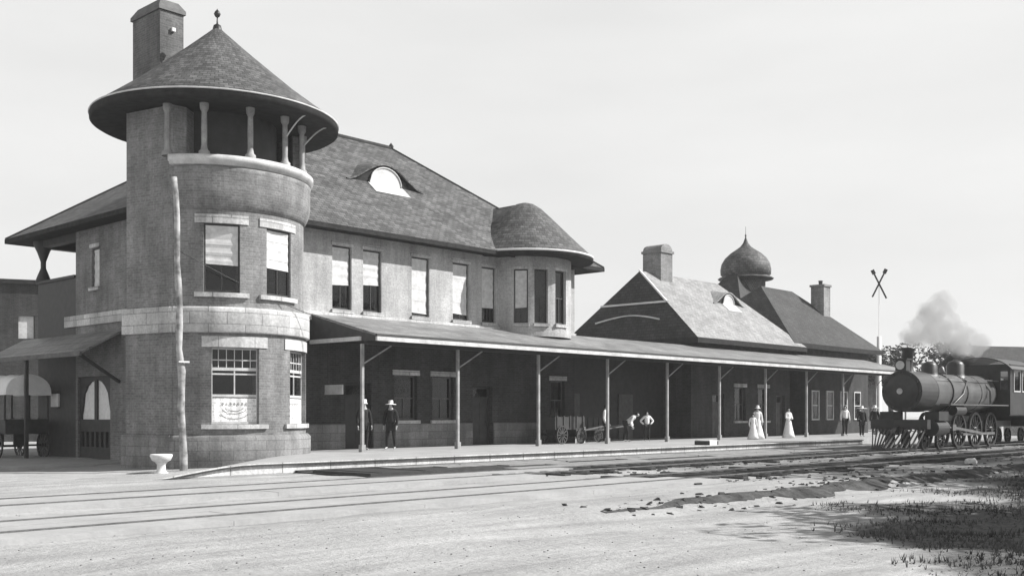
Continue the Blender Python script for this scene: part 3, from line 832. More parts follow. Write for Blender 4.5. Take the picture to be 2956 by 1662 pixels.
# west end: lower hip skirt and gablet triangle above, coloured dark as the shaded side
kx = prx0; zs = 7.7
def along(y_e, z_t):   # Y on the front / rear slope at a height
    u = (z_t-pz)/(prz-pz); return y_e + (pry-y_e)*u
ga, gb = along(py0, zs), along(py1, zs)
xs_ = px0 + (kx-px0)*(zs-pz)/(prz-pz)
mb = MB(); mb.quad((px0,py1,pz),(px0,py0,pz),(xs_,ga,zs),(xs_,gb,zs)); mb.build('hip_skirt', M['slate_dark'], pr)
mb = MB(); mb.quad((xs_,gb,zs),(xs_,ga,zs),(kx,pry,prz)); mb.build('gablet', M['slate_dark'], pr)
mb = MB(); mb.bar((xs_-.05,ga,zs),(xs_-.05,gb,zs),.12,.10); mb.bar((xs_-.06,ga-.05,zs),(kx-.05,pry,prz+.04),.09,.09)
n = 12; cpts = []
for k in range(n+1):
    u = k/n; cpts.append((px0+.25+.25*math.sin(PI*u), 4.9+4.4*u, 6.72+.32*math.sin(PI*u)))
mb.tube(cpts, .05, 6)
mb.build('verge_trim', M['white'], pr)
mb = MB(); mb.quad((px0+.02,py0+.02,pz-.2),(px0+.02,py1-.02,pz-.2),(px1-.02,py1-.02,pz-.2),(px1-.02,py0+.02,pz-.2)); mb.box(px0-.02,py0-.03,pz-.28,px1+.02,py0+.03,pz-.004); mb.box(px0-.03,py0+.03,pz-.28,px0+.03,py1,pz-.004); mb.build('eaves', M['soffit'], pr)
eyebrow(pr, 55.3, 5.15, lambda y: pz+(y-py0)*(prz-pz)/(pry-py0), 1.7, .72, .62, M['slate_pale'])
mb = MB()
pops = [(50.3,51.5,.3,2.7),(52.6,53.8,1.2,3.1),(55.2,56.4,1.2,3.1),(57.3,58.4,.3,2.7)]
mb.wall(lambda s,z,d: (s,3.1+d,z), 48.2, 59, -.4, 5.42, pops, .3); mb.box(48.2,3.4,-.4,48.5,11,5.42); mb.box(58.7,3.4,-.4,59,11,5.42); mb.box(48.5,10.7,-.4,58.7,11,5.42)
mb.build('wall', M['brick_shade'], pv)
mb = MB(); mb.box(48.5,5.0,-.3,58.7,5.1,5.3); mb.build('partition', M['room'], pv)
for o in pops:
    if o[2] > 1: window(pv, ((o[0]+o[1])/2, 3.1, o[2]), (1,0,0), (0,-1,0), 1.2, 1.9, 'plain', off=.2, sl=.1, ll=.2)
    else: door(pv, o[0], o[1], o[2], o[3], 3.1)
def chimney(parent, x, y, w, d, z0, z1, mat, pots=0, rounded=False):
    m = MB(); m.box(x-w/2,y-d/2,z0,x+w/2,y+d/2,z1)
    c = m.build('chimney', mat, parent); m = MB()
    m.box(x-w/2-.07,y-d/2-.07,z1,x+w/2+.07,y+d/2+.07,z1+.14)
    if rounded:
        n = 8
        for k in range(n):
            a0, a1 = PI*k/n, PI*(k+1)/n
            h = .38
            m.hexa([(x-w/2*math.cos(a0),y-d/2,z1+.14),(x-w/2*math.cos(a1),y-d/2,z1+.14),(x-w/2*math.cos(a1),y+d/2,z1+.14),(x-w/2*math.cos(a0),y+d/2,z1+.14),
                    (x-w/2*math.cos(a0),y-d/2,z1+.141+h*math.sin(a0)),(x-w/2*math.cos(a1),y-d/2,z1+.141+h*math.sin(a1)),(x-w/2*math.cos(a1),y+d/2,z1+.141+h*math.sin(a1)),(x-w/2*math.cos(a0),y+d/2,z1+.141+h*math.sin(a0))])
    m.build('chimney_cap', mat, c)
    for k in range(pots):
        m = MB(); m.lathe((x+(k-.5)*.4 if pots > 1 else x, y, z1+.14), [(.12,0),(.14,.25),(.17,.3),(.1,.3)], 10); m.build('chimney_pot', M['darkwood'], c)
    return c
M['chim_mid'] = coursed('mid_chimney_brick', .22, .30, .2, .23, .078, .010)
chimney(pv, 50.7, 7.0, 1.15, 1.25, 8.6, 10.75, M['chim_mid'], 0, True)

# ------------------------------------------------------------------ far block with ogee dome turret
fb = thing('hip_roofed_building', 'farther station building with a dark hipped roof, an onion-domed turret and a chimney', 'building', (65, 3, 0))
bx0, bx1, by0, by1, bz = 58.6, 71.2, 2.6, 12.6, 5.9
brx0, brx1, bry, brz = 62.4, 66.6, 7.0, 9.95
mb = MB()
mb.quad((bx0,by0,bz),(bx1,by0,bz),(brx1,bry,brz),(brx0,bry,brz)); mb.quad((bx1,by1,bz),(bx0,by1,bz),(brx0,bry,brz),(brx1,bry,brz))
mb.quad((bx1,by0,bz),(bx1,by1,bz),(brx1,bry,brz)); mb.quad((bx0,by1,bz),(bx0,by0,bz),(brx0,bry,brz))
fr_ = mb.build('roof', M['slate_dark'], fb)
mb = MB(); mb.quad((bx0+.02,by0+.02,bz-.2),(bx0+.02,by1-.02,bz-.2),(bx1-.02,by1-.02,bz-.2),(bx1-.02,by0+.02,bz-.2)); mb.box(bx0,by0-.03,bz-.3,bx1,by0+.03,bz-.004); mb.build('eaves', M['soffit'], fr_)
mb = MB(); mb.box(61.5,3.3,-.4,70.4,11.6,5.75); mb.build('wall', M['brick_shade'], fb)
wm = None
for k, X in enumerate((62.6, 64.6, 66.6, 68.6)):
    mb = MB(); mb.box(X-.5, 3.22, 1.2, X+.5, 3.296, 1.28); mb.box(X-.5,3.22,3.0,X+.5,3.296,3.08); mb.box(X-.5,3.22,1.28,X-.42,3.296,3.0); mb.box(X+.42,3.22,1.28,X+.5,3.296,3.0); mb.box(X-.42,3.23,2.1,X+.42,3.296,2.16)
    w_ = mb.build('window', M['trim'], fb)
    mb = MB(); mb.quad((X-.42,3.28,1.28),(X+.42,3.28,1.28),(X+.42,3.28,3.0),(X-.42,3.28,3.0)); mb.build('pane', M['glass'], w_)
chimney(fb, 68.0, 5.6, .95, .95, 7.5, 10.25, M['chim_mid'], 1)
# turret
DC = (65.6, 10.0)
mb = MB(); mb.lathe((*DC,0), [(1.35,7.5),(1.35,11.0)], 8, R(22.5), R(382.5), smooth=False)
tt = mb.build('turret', M['shingle'], fb)
mb = MB(); mb.lathe((*DC,0), [(1.3,10.85),(1.85,10.9),(1.92,10.97),(1.8,11.05),(1.62,11.10),(1.62,11.2),(1.72,11.25),(1.74,11.6),(1.66,12.0),(1.42,12.4),(1.05,12.74),(.66,13.0),(.38,13.2),(.18,13.46),(.06,13.8),(.03,13.95)], 32)
mb.build('dome', M['slate'], tt)
mb = MB(); mb.lathe((*DC,0), [(.03,13.9),(.07,13.98),(.03,14.06),(.014,14.12),(.012,14.6),(0,14.62)], 10); mb.build('finial', M['iron'], tt)
mb = MB(); mb.hexa([(61.9,8.2,9.0),(68.6,8.2,9.0),(68.6,11.6,9.0),(61.9,11.6,9.0),(63.8,9.6,11.1),(66.9,9.6,10.5),(66.9,10.4,10.5),(63.8,10.4,11.1)]); mb.build('turret_skirt', M['slate_dark'], tt)
# link building (dark recess) between main block and pavilion
lk = thing('link_wing', 'low dark link wing under the canopy between the tower block and the pavilion', 'building', (43, 6, 0))
mb = MB(); mb.box(38.4, 4.8, -.4, 48.1, 5.1, 4.9); mb.build('wall', M['darkwood'], lk)
mb = MB(); mb.hexa([(38.35,2.99,5.0),(48.15,2.99,5.0),(48.15,5.4,5.0),(38.35,5.4,5.0),(38.35,2.99,5.2),(48.15,2.99,5.2),(48.15,5.4,5.35),(38.35,5.4,5.35)]); mb.build('roof', M['tin'], lk)
for X in (40.2, 44.6):
    mb = MB(); mb.box(X-.6,4.72,.3,X+.6,4.796,2.6); d_ = mb.build('door', M['midwood'], lk)
    mb = MB(); mb.lathe((X+.45,4.68,1.25), [(0,-.04),(.04,0),(0,.04)], 8); mb.build('handle', M['iron'], d_)

# ------------------------------------------------------------------ things round the tower
mb = MB(); bx, by = 16.55, .05
pts = []; rr = []
for k in range(15):
    u = k/14; pts.append((bx-.20*u+.03*math.sin(k*1.7), by+.12*u+.02*math.sin(k*2.3), -.3+8.85*u)); rr.append(.115-.035*u+.014*math.sin(k*2.9))
mb.tube(pts, rr, 12)
t = NT('peeling_pole'); pos = t.node('ShaderNodeNewGeometry').outputs['Position']
rgb = t.node('ShaderNodeRGB'); rgb.outputs[0].default_value = g(.36)
t.l.new(mul(t, rgb.outputs[0], rng(t, noise(t, pos, 2.4, 5), .42, .62, .35, 1.1)), t.b.inputs['Base Color']); t.b.inputs['Roughness'].default_value = .85
pole = thing('pole', 'tall whitewashed wooden pole with peeling paint in front of the round tower', 'pole', (bx, by, 0))
mb.build('shaft', t.m, pole)
mb = MB(); mb.obox((bx-.06, by-.12, 3.1), (1,0,0), (0,1,0), .34, .05, .05); mb.build('crosspiece', M['trim'], pole)

gw = MB(); pts = [(16.42+(23.25-16.42)*k/10, .12+(-.74-.12)*k/10, 6.4+(4.22-6.4)*k/10-.25*math.sin(PI*k/10)) for k in range(11)]
gw.tube(pts, .012, 5); tag(gw.build('guy_wire', M['iron']), 'thin wire slung from the tall pole across the tower to the canopy corner', 'wire')
fo = thing('stone_basin', 'small white stone basin on a stubby foot beside the tower pole', 'basin', (15.75, -.1, -.1))
mb = MB(); mb.lathe((15.75,-.1,-.16), [(.20,0),(.20,.06),(.13,.12),(.12,.30),(.17,.36)], 20); mb.build('pedestal', M['gravestone'], fo)
mb = MB(); mb.lathe((15.75,-.1,-.16), [(.12,.34),(.26,.42),(.32,.55),(.30,.60),(.26,.58),(.2,.50),(0,.46)], 28); mb.build('bowl', M['gravestone'], fo)

# west side: bench, notice board, kerb-side wagon
nb = thing('notice_board', 'small white notice on the dark porch wall at the left', 'notice', (17.9, 12.9, 2))
mb = MB(); mb.box(17.93, 11.42, 1.86, 17.995, 12.04, 2.36); mb.build('panel', M['white'], nb)
mb = MB(); mb.box(17.90,11.38,2.36,17.998,12.08,2.41); mb.box(17.90,11.38,1.81,17.998,12.08,1.86); mb.build('frame', M['darkwood'], nb)

def wheel(parent, c, axis_, rad):
    c = Vector(c); A = nrm(axis_); Z = Vector((0,0,1)); B = A.cross(Z).normalized()
    m = MB(); n = 28
    for k in range(n):
        a0, a1 = 2*PI*k/n, 2*PI*(k+1)/n
        p = []
        for (a, r_) in ((a0,rad),(a1,rad),(a1,rad-.06),(a0,rad-.06)):
            p.append(c + (B*math.cos(a)+Z*math.sin(a))*r_ - A*.025)
        m.hexa([p[0],p[1],p[2],p[3]] + [q + A*.05 for q in p])
    w = m.build('wheel', M['darkwood'], parent)
    m = MB()
    for k in range(12):
        a = 2*PI*k/12; m.bar(c + (B*math.cos(a)+Z*math.sin(a))*.06, c + (B*math.cos(a)+Z*math.sin(a))*(rad-.05), .03, .03, up=A)
    m.build('spokes', M['midwood'], w)
    m = MB(); m.tube([c-A*.09, c+A*.09], .075, 12); m.build('hub', M['iron'], w)
    return w
def wagon(label, loc, yaw, L=3.2, W=1.5, top=True, deck=.95, hoop=1.55, group=None, wr=.52):
    o = thing('covered_wagon' if top else 'baggage_cart', label, 'wagon' if top else 'cart', loc, group)
    o.location = (0,0,0)
    m = MB(); m.box(-L/2,-W/2,deck,L/2,W/2,deck+.08); m.box(-L/2,-W/2,deck+.08,L/2,-W/2+.05,deck+.55); m.box(-L/2,W/2-.05,deck+.08,L/2,W/2,deck+.55); m.box(-L/2,-W/2+.05,deck+.08,-L/2+.05,W/2-.05,deck+.55)
    for k in range(5): m.box(-L/2+.1+k*(L-.3)/4, -W/2-.04, deck+.08, -L/2+.16+k*(L-.3)/4, -W/2-.002, deck+.6)
    m.build('body', M['darkwood'], o)
    for x, r_ in ((-L*.32,wr),(L*.32,wr*.85)):
        for s_ in (-1,1): wheel(o, (x, s_*(W/2+.08), r_), (0,s_,0), r_)
        m = MB(); m.bar((x,-W/2-.1,r_),(x,W/2+.1,r_),.07,.07); m.bar((x,0,r_),(x,0,deck),.5,.10); m.build('axle', M['iron'], o)
    m = MB(); m.bar((L/2,-.3,.55),(L/2+2.2,-.3,.8),.05,.06); m.bar((L/2,.3,.55),(L/2+2.2,.3,.8),.05,.06); m.build('shafts', M['midwood'], o)
    if top:
        m = MB(); n = 14; nl = 12; z0 = deck+hoop*.78
        rows = []
        for i in range(nl+1):
            x = -L/2-.15 + (L+.3)*i/nl; sag = -.05*abs(math.sin(PI*i/4))
            rows.append([(x, -(W/2+.05)*math.cos(PI*k/n), z0+(hoop*.42+sag)*math.sin(PI*k/n)**.8) for k in range(n+1)])
        for i in range(nl):
            for k in range(n): m.quad(rows[i][k], rows[i+1][k], rows[i+1][k+1], rows[i][k+1], smooth=True)
        m.quad(*rows[0]); 
        cv = m.build('canvas_top', M['canvas'], o, merge=True)
        for x in (-L/2+.05, 0, L/2-.05):
            for s_ in (-1,1):
                m = MB(); m.box(x-.03, s_*(W/2)-.03, deck+.5, x+.03, s_*(W/2)+.03, z0+.05); m.build('bow_post', M['darkwood'], o)
    o.location = loc; o.rotation_euler = (0,0,yaw)
    return o
wagon('covered delivery wagon with a white canvas top in the shade at the far left', (16.85, 13.25, -.1), R(92), L=3.1, W=1.6, hoop=1.85)

# neighbouring building behind the porch, far left
nbg = thing('neighbour_building', 'dark flat-roofed building beyond the station porch at the left edge', 'building', (24, 33, 0))
mb = MB(); mb.wall(lambda s,z,d: (19.5+(s-0)*.90, 36.6-(s-0)*.43+d, z), 0, 9, -.4, 9.0, [(6.85,7.7,5.9,7.2)], .4, 1)
mb.hexa([(19.5,37.02,-.4),(27.6,33.15,-.4),(32,42,-.4),(24,46,-.4),(19.5,37.02,9.0),(27.6,33.15,9.0),(32,42,9.0),(24,46,9.0)])
mb.build('wall', M['brick_shade'], nbg)
mb = MB(); mb.hexa([(19.2,36.5,9.0),(27.8,32.4,9.0),(32.3,42.1,9.0),(23.9,46.3,9.0),(19.2,36.5,9.25),(27.8,32.4,9.25),(32.3,42.1,9.25),(23.9,46.3,9.25)]); mb.build('cornice', M['soffit'], nbg)
def NP(s, z, d): return (19.5+s*.90, 36.6-s*.43+d, z)
mb = MB(); mb.quad(NP(6.85,5.9,.15), NP(7.7,5.9,.15), NP(7.7,7.2,.15), NP(6.85,7.2,.15)); mb.build('window', M['blind'], nbg)

# ------------------------------------------------------------------ people
def skinned(name, joints, edges, rad, mat, parent, root=0, sub=1):
    bm = bmesh.new(); lay = bm.verts.layers.skin.verify()
    keys = list(joints.keys()); vs = {}
    for k in keys:
        v = bm.verts.new(joints[k]); vs[k] = v
        r_ = rad[k]; v[lay].radius = r_ if hasattr(r_, '__len__') else (r_, r_)
    used = set()
    for a, b in edges: bm.edges.new((vs[a], vs[b])); used |= {a, b}
    # one root per connected island
    seen = set(); adj = {k: [] for k in keys}
    for a, b in edges: adj[a].append(b); adj[b].append(a)
    for k in keys:
        if k in seen: continue
        vs[k][lay].use_root = True; stack = [k]
        while stack:
            q = stack.pop()
            if q in seen: continue
            seen.add(q); stack += adj[q]
    me = bpy.data.meshes.new(name); bm.to_mesh(me); bm.free()
    tmp = bpy.data.objects.new(name, me); COL.objects.link(tmp)
    s_ = tmp.modifiers.new('s', 'SKIN'); s_.use_smooth_shade = True
    ss = tmp.modifiers.new('u', 'SUBSURF'); ss.levels = sub; ss.render_levels = sub
    bpy.context.view_layer.update()
    dg = bpy.context.evaluated_depsgraph_get()
    nm = bpy.data.meshes.new_from_object(tmp.evaluated_get(dg))
    bpy.data.objects.remove(tmp); bpy.data.meshes.remove(me)
    nm.materials.clear(); nm.materials.append(mat)
    for p in nm.polygons: p.use_smooth = True
    nm.name = name
    o = bpy.data.objects.new(name, nm); COL.objects.link(o); o.parent = parent
    return o
def person(label, loc, yaw, h=1.72, pose='stand', top='coat', bottom='coat', hat=None, skirt=False, arms='down', lean=0.0, seed=0):
    """faces local -Y"""
    o = thing('person', label, 'person', loc)
    k = h/1.75; J = {}
    sit = pose == 'sit'
    hz = .50 if sit else .93
    def up(x, y, z):      # upper-body point, leaned forward about the hips
        dz = z-.93; a = lean
        return (x, y*math.cos(a) - dz*math.sin(a), hz + dz*math.cos(a) + y*math.sin(a))
    J['pelvis'] = up(0,0,.95); J['belly'] = up(0,0,1.10); J['chest'] = up(0,0,1.32); J['nb'] = up(0,.01,1.47); J['neck'] = up(0,0,1.54)
    J['head'] = up(0,-.015,1.62); J['crown'] = up(0,0,1.70); J['nose'] = up(0,-.10,1.615)
    for s_, n in ((-1,'L'),(1,'R')):
        J['hip'+n] = up(s_*.095,0,.91)
        if sit:
            J['knee'+n] = (s_*.12,-.44,.50); J['ank'+n] = (s_*.12,-.44,.09); J['toe'+n] = (s_*.13,-.62,.045)
        else:
            st_ = s_*.07 if arms != 'hip' else 0
            J['knee'+n] = (s_*.11,-.02+st_,.50); J['ank'+n] = (s_*.12,.02+st_*1.5,.09); J['toe'+n] = (s_*.14,-.17+st_*1.5,.045)
        J['sh'+n] = up(s_*.185,.01,1.41)
        if arms == 'down': e, w, p = (s_*.25,.02,1.13), (s_*.25,-.07,.88), (s_*.25,-.09,.80)
        elif arms == 'fold': e, w, p = (s_*.25,-.03,1.15), (s_*.10,-.22,1.12), (s_*.03,-.24,1.13)
        elif arms == 'hip': e, w, p = (s_*.40,.06,1.18), (s_*.20,-.05,1.0), (s_*.16,-.08,.97)
        elif arms == 'lap': e, w, p = (s_*.25,-.08,1.16), (s_*.14,-.32,1.08), (s_*.11,-.40,1.06)
        J['el'+n] = up(*e); J['wr'+n] = up(*w); J['pa'+n] = up(*p)
    sc = lambda q: (q[0]*k, q[1]*k, q[2]*k)
    J = {a: sc(b) for a, b in J.items()}
    rad = dict(pelvis=.115,belly=(.13,.10),chest=(.155,.105),nb=.07,neck=.052,head=(.082,.095),crown=.07,nose=.014)
    for n in 'LR':
        rad.update({'hip'+n:.088,'knee'+n:.055,'ank'+n:.038,'toe'+n:.03,'sh'+n:.055,'el'+n:.040,'wr'+n:.027,'pa'+n:.03})
    E = [('pelvis','belly'),('belly','chest'),('chest','nb'),('nb','neck'),('neck','head'),('head','crown'),('head','nose')]
    for n in 'LR': E += [('pelvis','hip'+n),('hip'+n,'knee'+n),('knee'+n,'ank'+n),('ank'+n,'toe'+n),('nb','sh'+n),('sh'+n,'el'+n),('el'+n,'wr'+n),('wr'+n,'pa'+n)]
    # fingers
    JJ = dict(J); RR = dict(rad)
    for s_, n in ((-1,'L'),(1,'R')):
        p = Vector(J['pa'+n]); d = (p-Vector(J['wr'+n])).normalized(); side = d.cross(Vector((s_,0,.01))).normalized()
        for i in range(4):
            b = p + side*(i-1.5)*.019*k
            L_ = (.062,.074,.070,.056)[i]*k
            JJ['f%s%d' % (n,i)] = tuple(b); JJ['g%s%d' % (n,i)] = tuple(b+d*L_*.6); JJ['h%s%d' % (n,i)] = tuple(b+d*L_+Vector((-s_*.02*k,0,0)))
            for q, r_ in (('f',.009),('g',.0085),('h',.007)): RR['%s%s%d' % (q,n,i)] = r_
            E += [('f%s%d' % (n,i),'g%s%d' % (n,i)),('g%s%d' % (n,i),'h%s%d' % (n,i))]
        b = p - d*.03*k + side*.03*k
        JJ['t0'+n] = tuple(b); JJ['t1'+n] = tuple(b+side*.022*k+d*.03*k); JJ['t2'+n] = tuple(b+side*.03*k+d*.055*k)
        for q in ('t0','t1','t2'): RR[q+n] = .010
        E += [('t0'+n,'t1'+n),('t1'+n,'t2'+n)]
    RR = {a: ((b[0]*k,b[1]*k) if hasattr(b,'__len__') else b*k) for a, b in RR.items()}
    skinned('body', JJ, E, RR, M['skin'], o)
    def sub(keys, grow, name, mat):
        jj = {a: J[a] for a in keys}; ee = [(a,b) for a,b in E if a in jj and b in jj]
        rr_ = {a: (tuple((x+grow)*k for x in rad[a]) if hasattr(rad[a],'__len__') else (rad[a]+grow)*k) for a in keys}
        return skinned(name, jj, ee, rr_, mat, o)
    T = ['pelvis','belly','chest','nb'] + [q+n for n in 'LR' for q in ('sh','el','wr')]
    sub(T, .022, 'jacket' if not skirt else 'blouse', M[top])
    m = MB()
    if skirt:
        cx_, cy_, cz_ = J['belly']
        m.lathe((0,0,0), [(.13*k,cz_),(.17*k,cz_-.15*k),(.24*k,.62*k),(.33*k,.25*k),(.40*k,.03),(.36*k,.03)], 28, sy=.9)
        m.build('skirt', M[bottom], None).parent = o
    else:
        sub(['pelvis']+[q+n for n in 'LR' for q in ('hip','knee','ank')], .02, 'trousers', M[bottom])
        if not sit and top == 'coat':
            m.lathe((0,0,0), [(.16*k,1.15*k),(.165*k,.95*k),(.19*k,.70*k),(.17*k,.70*k)], 20, sy=.8); m.build('coat_tail', M[top], None).parent = o
    for n in 'LR':
        pass
    hx, hy, hz_ = J['head']; cz_ = J['crown'][2]
    m = MB()
    if hat:
        wd, hm = hat
        m.lathe((hx,hy+.005,cz_-.01*k), [(0,.135*k),(.075*k,.13*k),(.088*k,.09*k),(.092*k,.0),(wd*.8*k,-.008*k),(wd*k,-.022*k),(wd*.98*k,-.032*k),(.085*k,-.018*k)], 24)
        m.build('hat', M[hm], None).parent = o
    m = MB(); m.lathe((hx,hy+.015*k,hz_+.015*k), [(.096*k,-.04*k),(.104*k,.02*k),(.092*k,.08*k),(.05*k,.115*k),(0,.12*k)], 16, R(-10), R(190)); m.build('hair', M['coat'], None).parent = o
    o.rotation_euler = (0,0,yaw)
    return o
# camera is toward (-x,-y): yaw about -47 deg faces it
FC = R(-42)
person('man in a dark coat and pale cap standing by the first canopy post', (23.95, .75, .3), FC+.4, 1.74, hat=(.13,'cloth_white'), arms='down')
person('stout person in a dark coat and broad pale straw hat near the first canopy post', (25.35, .95, .3), FC-.3, 1.72, hat=(.21,'cloth_white'), arms='down')
person('person in a white shirt standing against the fourth canopy post', (37.25, .35, .3), FC+1.1, 1.72, top='cloth_white', arms='down')
person('person in a white shirt bending forward near the middle of the platform', (39.45, .9, .3), FC+1.25, 1.66, top='cloth_white', arms='lap', lean=.95)
person('youth in a white blouse with hands on hips beside the bending figure', (41.1, .9, .3), FC+.1, 1.42, top='cloth_white', arms='hip')
person('child in a white frock beside the woman in white', (47.95, -.75, .3), FC, 1.30, top='cloth_white', bottom='cloth_white', skirt=True)
person('tall woman in a long white dress with a child at her side', (48.75, -.55, .3), FC, 1.66, top='cloth_white', bottom='cloth_white', skirt=True, arms='down', hat=(.17,'cloth_white'))
person('woman in a wide white bell skirt standing alone on the platform', (52.1, -.5, .3), FC+.5, 1.62, top='cloth_white', bottom='cloth_white', skirt=True, arms='fold')
person('man with a white shirt front under the canopy near its far end', (59.7, -.1, .3), FC, 1.78, top='cloth_white')
person('dark-dressed person in a very broad white hat, left of a pair at the platform end', (57.6, -2.1, .3), FC, 1.68, hat=(.32,'cloth_white'))
person('dark-dressed person in a broad white hat, right of a pair at the platform end', (59.3, -2.1, .3), FC-.3, 1.72, hat=(.27,'cloth_white'))

sn = thing('hanging_sign', 'small pale blank sign hung under the canopy left of the first post', 'sign', (23.5, 1.5, 2.2))
mb = MB(); mb.box(23.38, 1.25, 2.28, 23.43, 2.25, 2.62); mb.build('board', M['trim'], sn)
mb = MB()
for yy in (1.4, 2.1): mb.bar((23.405, yy, 2.62), (23.405, yy, 4.10), .02, .02)
mb.build('hanger', M['iron'], sn)
# luggage on the platform
wagon('flat baggage cart with spoked wheels under the canopy by the second canopy bay', (35.6, 1.5, .3), R(4), L=2.2, W=.9, top=False, deck=.62, wr=.40)
wagon('smaller baggage cart with a crate beside it under the canopy', (38.0, 2.3, .3), R(-8), L=1.7, W=.8, top=False, deck=.55, wr=.34)
cr_ = thing('crate', 'slatted wooden crate standing between the two baggage carts', 'crate', (36.95, 1.9, .3))
mb = MB()
for k in range(4): mb.box(36.65, 1.6, .32+.17*k, 37.3, 1.63, .44+.17*k); mb.box(36.65, 2.17, .32+.17*k, 37.3, 2.2, .44+.17*k)
mb.box(36.66,1.631,.31,37.29,2.169,.98)
mb.build('slats', M['midwood'], cr_)
mb = MB()
mb.box(36.62,1.57,.3,36.69,1.599,1.02)
mb.build('batten', M['trim'], cr_); mb = MB(); mb.box(37.24,1.57,.3,37.31,1.599,1.02); mb.build('batten', M['trim'], cr_)
hc = thing('hatch', 'dark iron-bound hatch lying in the planks before the platform', 'hatch', (18, -6.6, 0))
mb = MB(); mb.box(17.3,-7.6,.0,19.5,-5.2,.10); mb.build('lid', M['darkwood'], hc)
mb = MB()
for X in (17.6, 19.1): mb.box(X,-7.6,.10,X+.08,-5.2,.112)
mb.build('strap', M['iron'], hc)
def kerb_bin():
    k = thing('step_box', 'small wooden step box at the platform edge beside the fifth post', 'step', (41.5, -3.6, .3))
    m = MB(); m.box(38.1,-4.4,.3,38.7,-3.7,.5); m.build('tread', M['white'], k)
    m = MB(); m.box(38.05,-4.42,.3,38.098,-3.7,.46); m.box(38.702,-4.42,.3,38.75,-3.7,.46); m.build('side', M['darkwood'], k)
kerb_bin()

# ------------------------------------------------------------------ signal mast
sg = thing('signal_mast', 'slender pale mast with a white foot and crossed signal arms beyond the roofs', 'signal', (72.4, 3.4, 0))
mb = MB(); mb.tube([(72.4,3.4,0),(72.4,3.4,7.0)], [.16,.15], 12); mb.build('foot', M['white'], sg)
mb = MB(); mb.tube([(72.4,3.4,7.0),(72.4,3.4,10.8)], [.022,.018], 8); mb.build('pole', M['trim'], sg)
T_ = Vector((.678,-.735,0)); c0 = Vector((72.4,3.4,10.78)); U_ = Vector((0,0,1))
for a, b in (((-.47,-1.0),(.42,.78)),((.52,-1.1),(-.40,.72))):
    mb = MB(); mb.bar(c0+T_*a[0]+U_*a[1], c0+T_*b[0]+U_*b[1], .07, .10)
    ar = mb.build('signal_arm', M['iron'], sg)
    mb = MB(); e0 = c0+T_*b[0]+U_*b[1]; dd = (T_*(b[0]-a[0])+U_*(b[1]-a[1])).normalized()
    mb.bar(e0-dd*.14, e0+dd*.18, .08, .24); mb.build('end_plate', M['iron'], ar)

# ------------------------------------------------------------------ right-hand background

def tree(name, label, loc, h, cw, ch, leaves, ls, seed, leafmat='leaf', trunk=True, group='trees round the railway yard', nclump=16, base=None):
    rr = random.Random(seed)
    o = thing(name, label, 'tree' if trunk else 'bush', loc, group)
    x, y, z = loc
    m = MB(); cz = z + h - ch/2
    tops = []
    n = nclump
    for i in range(n):
        a = rr.uniform(0, 2*PI); b = rr.uniform(-1, 1); q = rr.uniform(.45, 1)
        e = math.sqrt(max(0, 1-b*b))
        tops.append((x+cw/2*q*e*math.cos(a)*.8, y+cw/2*q*e*math.sin(a)*.8, cz+ch/2*q*b*.8, rr.uniform(.20,.36)*min(cw,ch*1.2)))
    if trunk:
        tr0 = h*.028
        m.tube([(x,y,z-.2),(x+.05*h*.1,y,z+h*.2),(x-.02*h,y+.01*h,z+h*.45),(x,y,z+h*.8)], [tr0*1.3,tr0,tr0*.75,tr0*.2], 9)
        for t_ in tops[:9]:
            s0 = z+h*rr.uniform(.25,.5)
            m.tube([(x,y,s0),((x+t_[0])/2,(y+t_[1])/2,(s0+t_[2])/2+.1*h*.3),t_[:3]], [tr0*.5,tr0*.3,tr0*.08], 6)
    else:
        for t_ in tops[:8]: m.tube([(x,y,z-.1),((x+t_[0])/2,(y+t_[1])/2,(z+t_[2])/2),t_[:3]], [.06,.04,.01], 6)
    m.build('trunk' if trunk else 'stems', M['bark'], o)
    v = []; f = []
    for i in range(leaves):
        t_ = tops[rr.randrange(n)]
        while True:
            p = Vector((rr.uniform(-1,1), rr.uniform(-1,1), rr.uniform(-1,1)))
            if p.length < 1: break
        p = p*(p.length**-.35 if p.length > .05 else 1)
        c = Vector(t_[:3]) + Vector((p.x*t_[3], p.y*t_[3], p.z*t_[3]*.75))
        if c.z < z+.05: c.z = z+.05+rr.random()*.3
        A = Vector((rr.gauss(0,1), rr.gauss(0,1), rr.gauss(0,.7))).normalized(); B = A.cross(Vector((rr.gauss(0,1), rr.gauss(0,1), rr.gauss(0,1)))).normalized()
        s_ = ls*rr.uniform(.6, 1.3); i0 = len(v)
        v += [tuple(c-A*s_), tuple(c+B*s_*.45), tuple(c+A*s_), tuple(c-B*s_*.45)]
        f.append((i0,i0+1,i0+2,i0+3))
    mm = MB(); mm.v = v; mm.f = f; mm.build('crown' if trunk else 'foliage', M[leafmat], o)
    return o
tree('tree', 'grey leafy tree behind the locomotive domes', (101, 8.6, 0), 8.4, 9, 5.0, 3600, .22, 32, 'leaf_mid', nclump=14)
tree('tree', 'low dark tree right of the signal mast', (92, 14, 0), 7.6, 7.5, 4.5, 3000, .2, 33, 'leaf', nclump=12)
tree('tree', 'small grey tree between the signal mast and the tall faint tree', (105, 16.5, 0), 9.0, 6, 5, 2400, .2, 34, 'leaf_mid', nclump=10)
# trees just outside the frame whose shade falls on the right side of the view
tree('tree', 'big shade tree off the right edge over rough grass', (34.3, -24.4, 0), 9.5, 10, 8, 9000, .2, 42, 'leaf', nclump=26)
tree('tree', 'shade tree off the right edge nearest the viewer', (21.8, -27.0, 0), 7, 7, 5.5, 7000, .18, 43, 'leaf', nclump=22)

